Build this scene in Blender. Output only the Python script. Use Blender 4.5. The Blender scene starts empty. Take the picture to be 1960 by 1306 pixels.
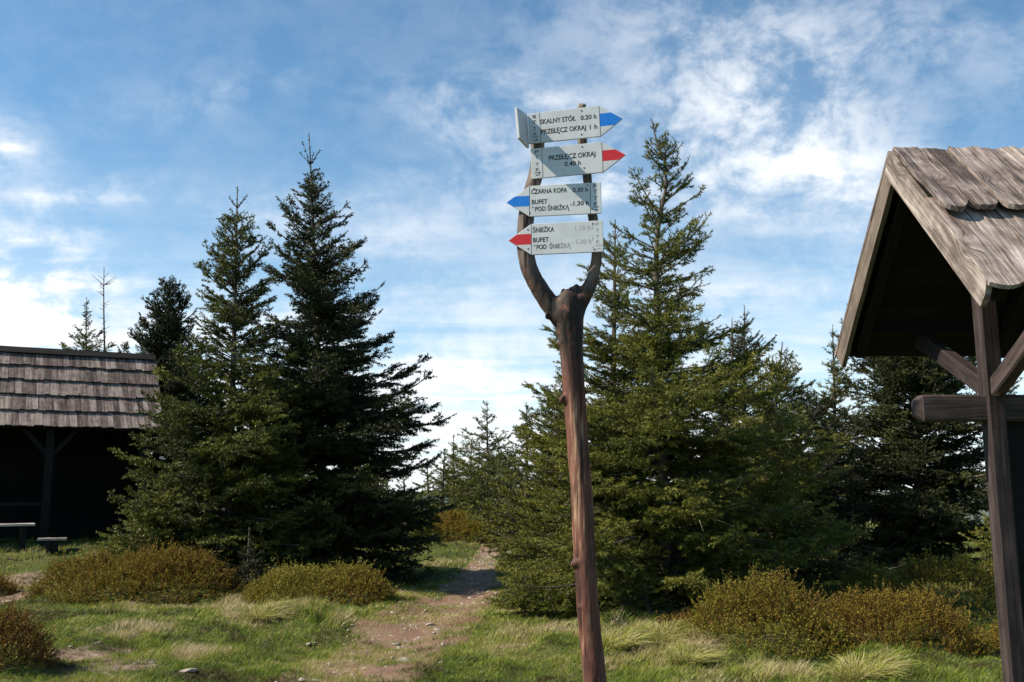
import bpy, math, random
import numpy as np
from mathutils import Vector, Matrix

# ------------------------------------------------------------------ camera, world, sun, exposure
S = bpy.context.scene
COL = S.collection
PITCH = math.atan((930 - 653) / 1906.0)
EYE = 1.6
cam_d = bpy.data.cameras.new('camera'); cam_d.lens = 35.0; cam_d.sensor_width = 36.0
cam_d.clip_start = 0.05; cam_d.clip_end = 30000
cam = bpy.data.objects.new('camera', cam_d); COL.objects.link(cam)
cam.location = (0, 0, EYE); cam.rotation_euler = (math.pi / 2 + PITCH, 0, 0)
S.camera = cam
S.view_settings.view_transform = 'Standard'; S.view_settings.look = 'None'
S.view_settings.gamma = 1; S.view_settings.exposure = 0.70
S.cycles.max_bounces = 5; S.cycles.diffuse_bounces = 2; S.cycles.glossy_bounces = 2
S.cycles.transparent_max_bounces = 4; S.cycles.use_denoising = True

SUN_AZ = math.radians(8)      # from -X towards the camera side
SUN_EL = math.radians(43)
sdir = Vector((-math.cos(SUN_AZ) * math.cos(SUN_EL), -math.sin(SUN_AZ) * math.cos(SUN_EL), math.sin(SUN_EL)))
sl = bpy.data.lights.new('sun', 'SUN'); sl.energy = 5.0; sl.angle = math.radians(0.5); sl.color = (1.0, 0.91, 0.77)
so = bpy.data.objects.new('sun', sl); COL.objects.link(so)
so.rotation_euler = sdir.to_track_quat('Z', 'Y').to_euler(); so.location = (-20, -5, 25)


class NT:
    """small helper that writes math expressions as nodes"""
    def __init__(s, tree): s.t = tree; s.N = tree.nodes; s.L = tree.links
    def put(s, sock, v):
        if isinstance(v, bpy.types.NodeSocket): s.L.new(v, sock)
        elif v is not None: sock.default_value = v
    def n(s, kind, **kw):
        nd = s.N.new(kind)
        for k, v in kw.items(): setattr(nd, k, v)
        return nd
    def m(s, op, a, b=None, c=None, clamp=False):
        nd = s.n('ShaderNodeMath', operation=op, use_clamp=clamp)
        s.put(nd.inputs[0], a); s.put(nd.inputs[1], b)
        if c is not None: s.put(nd.inputs[2], c)
        return nd.outputs[0]
    def vm(s, op, a, b=None, sc=None):
        nd = s.n('ShaderNodeVectorMath', operation=op)
        s.put(nd.inputs[0], a)
        if b is not None: s.put(nd.inputs[1], b)
        if sc is not None: s.put(nd.inputs[3], sc)
        return nd.outputs[0]
    def noise(s, vec, scale, detail=4, rough=.55, dist=0.0):
        nd = s.n('ShaderNodeTexNoise'); s.put(nd.inputs['Vector'], vec)
        nd.inputs['Scale'].default_value = scale; nd.inputs['Detail'].default_value = detail
        nd.inputs['Roughness'].default_value = rough; nd.inputs['Distortion'].default_value = dist
        return nd.outputs['Fac']
    def ramp(s, fac, stops, interp='LINEAR'):
        nd = s.n('ShaderNodeValToRGB'); s.put(nd.inputs[0], fac); r = nd.color_ramp; r.interpolation = interp
        while len(r.elements) < len(stops): r.elements.new(0.5)
        for e, (p, c) in zip(r.elements, stops):
            e.position = p; e.color = (c, c, c, 1) if not hasattr(c, '__len__') else (*c, 1)
        return nd.outputs[0]
    def mix(s, f, a, b, mode='MIX'):
        nd = s.n('ShaderNodeMix', data_type='RGBA', blend_type=mode)
        s.put(nd.inputs[0], f)
        for i, v in ((6, a), (7, b)):
            s.put(nd.inputs[i], v if isinstance(v, bpy.types.NodeSocket) else (*v, 1))
        return nd.outputs[2]
    def mapr(s, v, a, b, c=0.0, d=1.0, smooth=True):
        nd = s.n('ShaderNodeMapRange', interpolation_type='SMOOTHSTEP' if smooth else 'LINEAR')
        s.put(nd.inputs[0], v)
        for i, q in enumerate((a, b, c, d)): nd.inputs[i + 1].default_value = q
        return nd.outputs[0]
    def sep(s, v):
        nd = s.n('ShaderNodeSeparateXYZ'); s.put(nd.inputs[0], v); return nd.outputs
    def comb(s, x, y, z):
        nd = s.n('ShaderNodeCombineXYZ')
        for i, q in enumerate((x, y, z)): s.put(nd.inputs[i], q)
        return nd.outputs[0]


def rd(px, py):
    """direction (x/y, z/y) of the place seen at photograph pixel px, py"""
    u = (px - 980) / 1906.0; v = (653 - py) / 1906.0
    f = math.cos(PITCH) - v * math.sin(PITCH)
    return u / f, (math.sin(PITCH) + v * math.cos(PITCH)) / f


def P(px, py, Y):
    a, b = rd(px, py)
    return Vector((a * Y, Y, EYE + b * Y))


world = bpy.data.worlds.new("World"); S.world = world; world.use_nodes = True
w = NT(world.node_tree); w.N.clear()
sky = w.n('ShaderNodeTexSky', sky_type='NISHITA', sun_disc=False, sun_elevation=SUN_EL,
          sun_rotation=math.atan2(sdir.x, sdir.y), altitude=1200, air_density=1.0, dust_density=0.6, ozone_density=1.4)
d = w.n('ShaderNodeTexCoord').outputs['Generated']
dx, dy, dz = w.sep(d)
# cloud sheet high above: direction divided by its height
zc = w.m('MAXIMUM', w.m('ADD', dz, 0.10), 0.03)
cp = w.comb(w.m('DIVIDE', dx, zc), w.m('DIVIDE', dy, zc), 0.0)
ysafe = w.m('MAXIMUM', dy, 0.05)
gx = w.m('DIVIDE', dx, ysafe); gz = w.m('DIVIDE', dz, ysafe)
warp = w.m('MULTIPLY', w.m('SUBTRACT', w.noise(cp, 1.1, 5, .6), .5), 0.30)
warp2 = w.m('MULTIPLY', w.m('SUBTRACT', w.noise(w.vm('ADD', cp, (7.3, 2.1, 0)), 1.4, 5, .6), .5), 0.22)
gxw = w.m('ADD', gx, warp); gzw = w.m('ADD', gz, warp2)


def blob(px, py, rx, ry, amp, rot=0.0):
    ax, az = rd(px, py)
    X = w.m('SUBTRACT', gxw, ax); Z = w.m('SUBTRACT', gzw, az)
    c, s_ = math.cos(rot), math.sin(rot)
    U = w.m('ADD', w.m('MULTIPLY', X, c), w.m('MULTIPLY', Z, s_))
    V = w.m('SUBTRACT', w.m('MULTIPLY', Z, c), w.m('MULTIPLY', X, s_))
    U = w.m('DIVIDE', U, rx / 1906.0); V = w.m('DIVIDE', V, ry / 1906.0)
    r2 = w.m('ADD', w.m('MULTIPLY', U, U), w.m('MULTIPLY', V, V))
    return w.m('MULTIPLY', w.m('EXPONENT', w.m('MULTIPLY', r2, -1.0)), amp)


cover = None
for b in ((1430, 190, 330, 150, .55, -.25), (1560, 300, 230, 80, .42, -.2), (1290, 350, 260, 90, .45, -.15), (1700, 70, 420, 110, .22, -.1),
          (900, 225, 170, 75, .34, -.2), (1000, 370, 260, 75, .28, .1), (0, 585, 175, 95, 1.5, -.12), (120, 640, 200, 60, .6, 0), (30, 330, 110, 60, .4, 0), (150, 410, 130, 40, .5, .1),
          (20, 225, 90, 60, .42, -.3), (1800, 560, 330, 70, .34, .0), (640, 430, 220, 40, .25, -.1), (380, 150, 160, 60, .12, .2), (1250, 600, 260, 60, .25, 0), (850, 700, 420, 60, .3, -.05), (850, 820, 500, 90, .6, 0), (600, 600, 500, 60, .22, .06), (60, 280, 60, 26, .5, .1), (1010, 160, 120, 40, .35, -.3)):
    o_ = blob(*b); cover = o_ if cover is None else w.m('ADD', cover, o_)
fine = w.noise(w.vm('MULTIPLY', d, (1.0, 1.0, 1.35)), 11.0, 8, .64, .35)
streak = w.noise(w.vm('MULTIPLY', cp, (.55, 1.6, 1)), 1.6, 6, .55, .6)
puffs = w.noise(w.vm('MULTIPLY', d, (1.0, 1.0, 1.3)), 34.0, 4, .6, .3)
tex = w.m('ADD', w.m('ADD', w.m('MULTIPLY', fine, .55), w.m('MULTIPLY', streak, .20)), w.m('MULTIPLY', puffs, .27))
# pale veil that thickens down to the horizon
veil = w.m('ADD', w.m('MULTIPLY', w.mapr(gz, .42, .0), .46), w.m('MULTIPLY', w.mapr(gz, .16, .0), .42))
dens = w.m('MULTIPLY', w.m('ADD', w.m('MULTIPLY', cover, .82), .05), w.mapr(tex, .41, .62, .12, 1.5))
dens = w.m('ADD', dens, w.m('MULTIPLY', veil, w.mapr(streak, .3, .68, .5, 1.35)))
dens = w.m('MINIMUM', w.m('MAXIMUM', dens, 0.0), 0.97)
skyc = w.mix(1.0, sky.outputs[0], (.86, 1.22, 1.27), 'MULTIPLY')
WHITE = (8.2, 8.5, 8.8)
colr = w.mix(dens, skyc, WHITE)
bg = w.n('ShaderNodeBackground'); w.L.new(colr, bg.inputs[0]); bg.inputs[1].default_value = 0.080
wo = w.n('ShaderNodeOutputWorld'); w.L.new(bg.outputs[0], wo.inputs[0])

# ------------------------------------------------------------------ mesh helpers
RNG = np.random.default_rng(11)


def mesh_raw(name, V, faces, attrs=None, smooth=False):
    """faces: list of (n,k) int arrays; attrs: name -> per-vertex float or vec3 array"""
    me = bpy.data.meshes.new(name)
    V = np.asarray(V, dtype=np.float32)
    me.vertices.add(len(V)); me.vertices.foreach_set('co', V.ravel())
    loops = np.concatenate([f.ravel() for f in faces]).astype(np.int32)
    cnt = np.concatenate([np.full(len(f), f.shape[1], dtype=np.int32) for f in faces])
    st = np.concatenate([[0], np.cumsum(cnt)[:-1]]).astype(np.int32)
    me.loops.add(len(loops)); me.loops.foreach_set('vertex_index', loops)
    me.polygons.add(len(cnt)); me.polygons.foreach_set('loop_start', st)
    if smooth: me.polygons.foreach_set('use_smooth', np.ones(len(cnt), dtype=bool))
    me.update(calc_edges=True)
    if not smooth: me.shade_flat()
    for k, a in (attrs or {}).items():
        a = np.asarray(a, dtype=np.float32)
        if a.ndim == 1:
            at = me.attributes.new(k, 'FLOAT', 'POINT'); at.data.foreach_set('value', a)
        else:
            at = me.attributes.new(k, 'FLOAT_VECTOR', 'POINT'); at.data.foreach_set('vector', a.ravel())
    return me


def link(name, me, mat=None, parent=None, loc=None):
    o = bpy.data.objects.new(name, me); COL.objects.link(o)
    if mat is not None and me is not None:
        me.materials.append(mat)
    if parent is not None: o.parent = parent
    if loc is not None: o.location = loc
    return o


def tag(o, label=None, cat=None, group=None, kind=None):
    if label: o['label'] = label
    if cat: o['category'] = cat
    if group: o['group'] = group
    if kind: o['kind'] = kind
    return o


def empty(name, loc=(0, 0, 0)):
    e = bpy.data.objects.new(name, None); COL.objects.link(e); e.location = loc; e.empty_display_size = .2
    return e


class Acc:
    """accumulates vertices and faces into one mesh"""
    def __init__(s): s.V = []; s.F = {}; s.A = {}; s.n = 0
    def add(s, V, faces, **attrs):
        V = np.asarray(V, dtype=float).reshape(-1, 3)
        for f in faces:
            f = np.asarray(f, dtype=np.int64)
            if len(f): s.F.setdefault(f.shape[1], []).append(f + s.n)
        for k, a in attrs.items():
            s.A.setdefault(k, []).append(np.broadcast_to(a, (len(V),) + np.shape(a)[1:]) if np.ndim(a) else np.full(len(V), a))
        s.V.append(V); s.n += len(V)
    def build(s, name, mat, parent=None, smooth=False):
        me = mesh_raw(name, np.concatenate(s.V), [np.concatenate(f) for f in s.F.values()],
                      {k: np.concatenate(a) for k, a in s.A.items()}, smooth)
        return link(name, me, mat, parent)


def hash2(ix, iy, seed):
    h = np.sin(ix * 127.1 + iy * 311.7 + seed * 74.7) * 43758.5453
    return h - np.floor(h)


def vnoise(x, y, seed=0):
    x = np.asarray(x, dtype=float); y = np.asarray(y, dtype=float)
    ix = np.floor(x); iy = np.floor(y); fx = x - ix; fy = y - iy
    fx = fx * fx * (3 - 2 * fx); fy = fy * fy * (3 - 2 * fy)
    a = hash2(ix, iy, seed); b = hash2(ix + 1, iy, seed); c = hash2(ix, iy + 1, seed); e = hash2(ix + 1, iy + 1, seed)
    return (a * (1 - fx) + b * fx) * (1 - fy) + (c * (1 - fx) + e * fx) * fy


def fbm(x, y, seed=0, octs=4):
    t = 0; a = .5
    for i in range(octs):
        t = t + a * vnoise(np.asarray(x) * 2 ** i, np.asarray(y) * 2 ** i, seed + i); a *= .5
    return t / (1 - .5 ** octs)


# ------------------------------------------------------------------ ground heights
BUMPS = [(-4.3, 14.6, 2.2, 1.2, .22), (-2.0, 13.3, 1.5, .9, .18), (2.2, 9.9, 1.6, .8, .16), (-3.9, 11.2, 1.6, .9, .16), (-2.4, 12.0, .7, .5, .20),
         (4.8, 12.8, 1.6, 1.0, .15), (-4.6, 8.2, 1.2, .9, .16), (-1.6, 28.5, 2.2, 1.4, .3), (1.2, 11.3, .8, .6, .10), (3.4, 9.2, .5, .4, .08)]


BARE = [(45, 1110, .9), (20, 1150, .6), (160, 1255, .45), (230, 1275, .4), (560, 1085, .0)]


def pathx(y):
    """centre line of the footpath"""
    return np.interp(y, [4, 7.5, 9.0, 10.5, 12.5, 14.5, 18, 21, 24, 27, 31, 36], [-1.9, -1.45, -1.30, -1.2, -1.0, -.72, -.62, -.60, -.58, -.45, .5, 2.2])


def pathw(y):
    return np.interp(y, [4, 8, 10, 12.5, 15, 19, 24, 32], [.75, .66, .70, .86, .66, .46, .38, .5])


def ground(x, y):
    x = np.asarray(x, dtype=float); y = np.asarray(y, dtype=float)
    h = (fbm(x * .35, y * .35, 3) - .5) * .22 + (fbm(x * 1.3, y * 1.3, 9) - .5) * .10
    h = h * np.clip((y - 1) / 4, .3, 1)
    h = h + ((fbm(x * 2.6, y * 2.6, 19, 2) - .5) * .11 + (fbm(x * 6.5, y * 6.5, 29, 2) - .5) * .07) * np.clip((y - 3) / 3, 0, 1) * np.clip((40 - y) / 10, 0, 1)
    for bx, by, rx, ry, a in BUMPS:
        h = h + a * np.exp(-((x - bx) / rx) ** 2 - ((y - by) / ry) ** 2)
    h = h + .32 * np.clip((-x - 4) / 4, 0, 1) * np.clip((y - 13) / 7, 0, 1)
    pd = np.abs(x - pathx(y)) / pathw(y)
    k = np.exp(-(pd / 1.0) ** 2) * (y < 34)
    h = h * (1 - .45 * k) - .045 * k
    r = np.hypot(x, y)
    fall = np.clip(r - 48, 0, None)
    return h - fall * .16 - np.clip(fall, 0, 60) ** 2 * .0012


def g1(x, y): return float(ground(x, y))


def groundpt(px, py):
    a, b = rd(px, py)
    Y = EYE / max(-b, .01)
    for _ in range(12):
        Y = (EYE - g1(a * Y, Y)) / -b
    return a * Y, Y


BC = [groundpt(a_, b_) + (r_,) for a_, b_, r_ in BARE if r_]


def bare(x, y):
    t_ = 0
    for bx, by, r_ in BC: t_ = t_ + np.exp(-((x - bx) ** 2 + ((y - by) * .7) ** 2) / r_ ** 2)
    return np.clip((t_ - .9 + 1.2 * fbm(x * 3, y * 3, 91, 3)) * 1.6, 0, 1) * (t_ > .05)


# ------------------------------------------------------------------ materials
def mat_new(name):
    m = bpy.data.materials.new(name); m.use_nodes = True
    t = NT(m.node_tree); b = t.N['Principled BSDF']
    return m, t, b


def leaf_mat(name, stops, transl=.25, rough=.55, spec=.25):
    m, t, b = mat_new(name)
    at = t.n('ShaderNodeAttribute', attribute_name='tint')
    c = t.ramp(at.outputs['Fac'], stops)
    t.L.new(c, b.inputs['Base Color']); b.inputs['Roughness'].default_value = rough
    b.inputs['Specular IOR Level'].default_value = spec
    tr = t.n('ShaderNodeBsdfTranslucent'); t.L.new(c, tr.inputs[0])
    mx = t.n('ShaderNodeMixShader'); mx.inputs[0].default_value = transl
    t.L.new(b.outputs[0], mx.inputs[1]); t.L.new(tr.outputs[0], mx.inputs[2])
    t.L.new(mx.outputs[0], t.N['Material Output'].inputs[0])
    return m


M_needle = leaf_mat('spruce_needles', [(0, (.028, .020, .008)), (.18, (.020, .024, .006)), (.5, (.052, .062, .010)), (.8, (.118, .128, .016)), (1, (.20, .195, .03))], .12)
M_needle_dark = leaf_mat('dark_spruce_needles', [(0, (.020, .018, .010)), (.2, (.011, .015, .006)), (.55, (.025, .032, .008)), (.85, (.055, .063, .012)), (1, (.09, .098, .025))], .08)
M_bush = leaf_mat('bilberry_leaves', [(0, (.06, .028, .010)), (.25, (.205, .108, .022)), (.5, (.225, .158, .024)), (.75, (.195, .182, .024)), (1, (.34, .30, .06))], .25, .7, .12)
M_grass = leaf_mat('grass_blades', [(0, (.075, .052, .020)), (.16, (.115, .170, .020)), (.38, (.205, .270, .030)), (.56, (.30, .305, .052)), (.74, (.38, .32, .12)), (1, (.52, .42, .24))], .3, .5, .3)


def bark_mat(name, ca, cb, scale=14):
    m, t, b = mat_new(name)
    co = t.n('ShaderNodeTexCoord').outputs['Object']
    n1 = t.noise(t.vm('MULTIPLY', co, (1, 1, .35)), scale, 6, .6)
    t.L.new(t.ramp(n1, [(.3, ca), (.7, cb)]), b.inputs['Base Color']); b.inputs['Roughness'].default_value = .9
    b.inputs['Specular IOR Level'].default_value = .2
    bp = t.n('ShaderNodeBump'); bp.inputs['Strength'].default_value = .6; bp.inputs['Distance'].default_value = .01
    t.L.new(n1, bp.inputs['Height']); t.L.new(bp.outputs[0], b.inputs['Normal'])
    return m


M_bark = bark_mat('spruce_bark', (.045, .034, .026), (.15, .12, .095))
M_deadwood = bark_mat('dead_twigs', (.12, .09, .06), (.30, .25, .19))
M_shrubwood = bark_mat('shrub_stems', (.05, .025, .014), (.13, .06, .03), 30)


def wood_mat(name, base, light, dark, knot=None, grain=1.0, bump=.5, spec=.25, rough=.75):
    """weathered boards: grain runs along bc.y, bc.z holds a seed per board"""
    m, t, b = mat_new(name)
    at = t.n('ShaderNodeAttribute', attribute_name='bc').outputs['Vector']
    x, y, sd = t.sep(at)
    off = t.m('MULTIPLY', sd, 37.0)
    p = t.comb(t.m('ADD', x, off), t.m('ADD', y, off), sd)
    # knots bend the grain
    vo = t.n('ShaderNodeTexVoronoi'); t.put(vo.inputs['Vector'], t.vm('MULTIPLY', p, (1.0, .55, 1))); vo.inputs['Scale'].default_value = 4.2
    kd = vo.outputs['Distance']
    bend = t.mapr(kd, .0, .30, .055, 0)
    warpn = t.m('MULTIPLY', t.m('SUBTRACT', t.noise(t.vm('MULTIPLY', p, (2.5, .9, 1)), 2.0, 3, .5), .5), .055)
    gxx = t.m('ADD', t.m('ADD', t.m('ADD', x, off), warpn), bend)
    gp = t.comb(t.m('MULTIPLY', gxx, 1.0), t.m('MULTIPLY', y, .035), sd)
    g = t.noise(gp, 95 * grain, 5, .62)
    g2 = t.noise(t.comb(gxx, t.m('MULTIPLY', y, .10), sd), 22 * grain, 4, .6)
    blot = t.noise(p, 7.0, 5, .6)
    f = t.m('ADD', t.m('ADD', t.m('MULTIPLY', g, .45), t.m('MULTIPLY', g2, .35)), t.m('MULTIPLY', blot, .30))
    wn = t.n('ShaderNodeTexWhiteNoise', noise_dimensions='1D'); t.put(wn.inputs['W'], sd)
    f = t.m('ADD', f, t.m('MULTIPLY', t.m('SUBTRACT', wn.outputs['Value'], .5), .20))
    c = t.ramp(f, [(.42, dark), (.54, base), (.68, light)])
    if knot is not None:
        ring = t.mapr(kd, .035, .085, 1, 0)
        c = t.mix(ring, c, knot)
        c = t.mix(t.mapr(kd, .0, .028, 1, 0), c, tuple(q * .45 for q in knot))
    else:
        c = t.mix(t.mapr(kd, .02, .10, .75, 0), c, tuple(q * .55 for q in dark))
    cr = t.ramp(g, [(.30, 1.0), (.36, 0.0)])
    c = t.mix(t.m('MULTIPLY', cr, .6), c, tuple(q * .4 for q in dark))
    t.L.new(c, b.inputs['Base Color']); b.inputs['Roughness'].default_value = rough; b.inputs['Specular IOR Level'].default_value = spec
    bp = t.n('ShaderNodeBump'); bp.inputs['Strength'].default_value = bump; bp.inputs['Distance'].default_value = .004
    t.L.new(t.m('ADD', g, t.m('MULTIPLY', g2, .7)), bp.inputs['Height']); t.L.new(bp.outputs[0], b.inputs['Normal'])
    return m


M_shingle = wood_mat('weathered_grey_boards', (.235, .185, .160), (.52, .45, .405), (.060, .043, .037))
M_shingle_far = wood_mat('old_roof_shingles', (.125, .090, .076), (.29, .23, .20), (.040, .028, .025), grain=.35)
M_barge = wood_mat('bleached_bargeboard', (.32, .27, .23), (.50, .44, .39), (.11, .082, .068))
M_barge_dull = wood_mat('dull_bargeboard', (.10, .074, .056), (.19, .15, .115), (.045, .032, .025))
M_beam = wood_mat('dark_shaded_timber', (.034, .023, .021), (.078, .056, .051), (.012, .008, .008), knot=(.36, .25, .15), grain=.8)  # dark timber, lowered further for the shade on the beam front
M_dark = wood_mat('shade_black_planks', (.006, .0045, .0035), (.012, .009, .007), (.003, .0025, .002))  # near black: shade under the roofs and indoors is put into the colour
M_bench = wood_mat('grey_bench_slats', (.30, .25, .22), (.5, .44, .40), (.12, .09, .08))

# ground and path
m, t, b = mat_new('meadow_soil'); M_ground = m
co = t.n('ShaderNodeTexCoord').outputs['Object']
n1 = t.noise(co, .9, 6, .6); n2 = t.noise(co, 9, 6, .65); n3 = t.noise(co, 60, 3, .6)
c = t.ramp(n1, [(.32, (.05, .07, .014)), (.5, (.085, .10, .022)), (.68, (.15, .125, .05))])
c = t.mix(t.mapr(n2, .5, .72, 0, .8), c, (.10, .075, .045))
c = t.mix(t.mapr(n3, .35, .7, 0, .6), c, (.035, .04, .014))
c = t.mix(t.n('ShaderNodeAttribute', attribute_name='bare').outputs['Fac'], c, t.ramp(n2, [(.35, (.10, .065, .045)), (.55, (.24, .165, .12)), (.7, (.38, .30, .24))]))
t.L.new(c, b.inputs['Base Color']); b.inputs['Roughness'].default_value = .95; b.inputs['Specular IOR Level'].default_value = .1
bp = t.n('ShaderNodeBump'); bp.inputs['Strength'].default_value = .8; bp.inputs['Distance'].default_value = .05
t.L.new(t.m('ADD', n2, t.m('MULTIPLY', n3, .4)), bp.inputs['Height']); t.L.new(bp.outputs[0], b.inputs['Normal'])

m, t, b = mat_new('trodden_earth'); M_path = m
co = t.n('ShaderNodeTexCoord').outputs['Object']
n1 = t.noise(co, 1.6, 6, .62); n2 = t.noise(co, 14, 6, .7); n3 = t.noise(co, 85, 3, .6)
c = t.ramp(n1, [(.3, (.17, .095, .058)), (.5, (.28, .175, .115)), (.7, (.17, .16, .06))])
c = t.mix(t.mapr(n2, .52, .70, 0, .85), c, (.36, .28, .215))
c = t.mix(t.mapr(n3, .35, .62, .6, 0), c, (.085, .05, .034))
t.L.new(c, b.inputs['Base Color']); b.inputs['Roughness'].default_value = .95; b.inputs['Specular IOR Level'].default_value = .15
bp = t.n('ShaderNodeBump'); bp.inputs['Strength'].default_value = .9; bp.inputs['Distance'].default_value = .03
t.L.new(t.m('ADD', n2, t.m('MULTIPLY', n3, .5)), bp.inputs['Height']); t.L.new(bp.outputs[0], b.inputs['Normal'])

m, t, b = mat_new('pale_stone'); M_rock = m
co = t.n('ShaderNodeTexCoord').outputs['Object']
n1 = t.noise(co, 18, 6, .65)
t.L.new(t.ramp(n1, [(.3, (.18, .14, .11)), (.6, (.38, .32, .26)), (.8, (.55, .49, .42))]), b.inputs['Base Color']); b.inputs['Roughness'].default_value = .85
bp = t.n('ShaderNodeBump'); bp.inputs['Strength'].default_value = .6; bp.inputs['Distance'].default_value = .01
t.L.new(n1, bp.inputs['Height']); t.L.new(bp.outputs[0], b.inputs['Normal'])

m, t, b = mat_new('distant_forest_ridge'); M_hill = m
co = t.n('ShaderNodeTexCoord').outputs['Object']
t.L.new(t.ramp(t.noise(co, .004, 6, .6), [(.35, (.035, .06, .05)), (.65, (.09, .11, .08))]), b.inputs['Base Color']); b.inputs['Roughness'].default_value = 1

# sign paints
m, t, b = mat_new('white_sign_enamel'); M_white = m
co = t.n('ShaderNodeTexCoord').outputs['Object']
n1 = t.noise(co, 9, 5, .6); n2 = t.noise(t.vm('MULTIPLY', co, (60, 6, 1)), 1.0, 4, .6)
c = t.ramp(n1, [(.3, (.46, .465, .465)), (.6, (.555, .56, .565))])
c = t.mix(t.mapr(n2, .62, .85, 0, .35), c, (.45, .43, .38))
t.L.new(c, b.inputs['Base Color']); b.inputs['Roughness'].default_value = .42; b.inputs['Specular IOR Level'].default_value = .35


def paint(name, col, rough=.45):
    m, t, b = mat_new(name)
    co = t.n('ShaderNodeTexCoord').outputs['Object']
    c = t.mix(t.mapr(t.noise(co, 40, 4, .6), .45, .8, 0, .35), col, tuple(min(1, q * 1.5 + .03) for q in col))
    t.L.new(c, b.inputs['Base Color']); b.inputs['Roughness'].default_value = rough; b.inputs['Specular IOR Level'].default_value = .3
    return m


M_blue = paint('blue_trail_paint', (.008, .16, .56)); M_red = paint('red_trail_paint', (.50, .020, .026)); M_black = paint('black_lettering', (.022, .022, .022), .6)
M_grey = paint('faded_lettering', (.36, .36, .37), .6); M_grey_soft = paint('half_faded_lettering', (.12, .12, .125), .6); M_grey_pale = paint('worn_lettering', (.25, .25, .26), .6)
M_rust = paint('rusty_screws', (.07, .035, .02), .6)

# ------------------------------------------------------------------ the land
def grid_sheet(xs, ys, dz=0.0):
    X, Y = np.meshgrid(xs, ys, indexing='ij')
    Z = ground(X, Y) + dz
    V = np.stack([X, Y, Z], -1).reshape(-1, 3)
    i, j = np.meshgrid(np.arange(len(xs) - 1), np.arange(len(ys) - 1), indexing='ij')
    a = (i * len(ys) + j).ravel()
    return V, np.stack([a, a + len(ys), a + len(ys) + 1, a + 1], -1)


xs = np.concatenate([-np.geomspace(600, 16, 26), np.linspace(-15.5, -8.1, 40), np.linspace(-8, 8, 230), np.linspace(8.1, 15.5, 40), np.geomspace(16, 600, 26)])
ys = np.concatenate([-np.geomspace(600, 6, 18), np.linspace(-5, 3.5, 18), np.linspace(4, 18, 200), np.linspace(18.2, 36, 110), np.geomspace(37, 700, 34)])
V, F = grid_sheet(xs, ys)
tag(link('ground', mesh_raw('ground', V, [F], {'bare': bare(V[:, 0], V[:, 1])}, smooth=True), M_ground), kind='structure')

# path: strip over the ground with ragged edges
ysp = np.linspace(3.0, 33, 260); cs = np.linspace(-1, 1, 23)
Yp, Cp = np.meshgrid(ysp, cs, indexing='ij')
edge = pathw(Yp) * (.82 + .5 * (fbm(Yp * 1.1 + np.sign(Cp) * 50, np.sign(Cp) * 3 + 5, 21) - .3))
Xp = pathx(Yp) + Cp * edge
Zp = ground(Xp, Yp) + .012 - .03 * np.clip(np.abs(Cp) - .8, 0, 1) / .2
V = np.stack([Xp, Yp, Zp], -1).reshape(-1, 3)
i, j = np.meshgrid(np.arange(len(ysp) - 1), np.arange(len(cs) - 1), indexing='ij'); a = (i * len(cs) + j).ravel()
F = np.stack([a, a + 1, a + len(cs) + 1, a + len(cs)], -1)
tag(link('path', mesh_raw('path', V, [F], smooth=True), M_path), kind='structure')

# far forested ridges below the horizon line
A = Acc()
for R0, hh, sd in ((2600, -60, 1), (5200, -20, 2)):
    th = np.linspace(-1.5, 1.5, 160)
    top = hh + 110 * (fbm(th * 3 + 9, th * 0 + sd, sd + 40) - .5)
    rows = []
    for k, (rr, zz) in enumerate(((-900, -420), (-350, -150), (0, 0), (500, -200))):
        r = R0 + rr; z = top + zz
        rows.append(np.stack([np.sin(th) * r, np.cos(th) * r, z], -1))
    V = np.stack(rows, 1).reshape(-1, 3); n = len(th)
    i, j = np.meshgrid(np.arange(n - 1), np.arange(3), indexing='ij'); a = (i * 4 + j).ravel()
    A.add(V, [np.stack([a, a + 4, a + 5, a + 1], -1)])
tag(A.build('hills', M_hill, smooth=True), kind='structure')

# ------------------------------------------------------------------ plants: blades, needles, tubes
def norm(v): return v / np.maximum(np.linalg.norm(v, axis=-1, keepdims=True), 1e-9)


def perp(d):
    a = np.where(np.abs(d[..., 2:3]) < .9, np.array([0, 0, 1.0]), np.array([1.0, 0, 0]))
    p1 = norm(np.cross(d, a)); return p1, np.cross(d, p1)


def needles(P0, P1, tint, per_m, ln, wd, rng, fwd=.75):
    """little pointed needle clumps round every shoot segment"""
    D = P1 - P0; L = np.linalg.norm(D, axis=1); d = norm(D)
    cnt = np.maximum(2, (L * per_m + rng.random(len(L))).astype(int))
    idx = np.repeat(np.arange(len(L)), cnt); n = len(idx)
    tpos = rng.random(n); base = P0[idx] + D[idx] * tpos[:, None]
    p1, p2 = perp(d); a = rng.random(n) * 6.2832
    rad = p1[idx] * np.cos(a)[:, None] + p2[idx] * np.sin(a)[:, None]
    dirn = norm(d[idx] * fwd + rad * (.75 + .3 * rng.random(n))[:, None])
    side = norm(np.cross(dirn, rad + rng.normal(0, .6, (n, 3))))
    le = ln * (.65 + .6 * rng.random(n))[:, None]
    V = np.stack([base - side * wd * .5, base + side * wd * .5, base + dirn * le], 1).reshape(-1, 3)
    tt = np.clip(tint[idx] + rng.normal(0, .07, n), 0, 1)
    return V, np.arange(n * 3).reshape(-1, 3), np.repeat(tt, 3)


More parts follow.
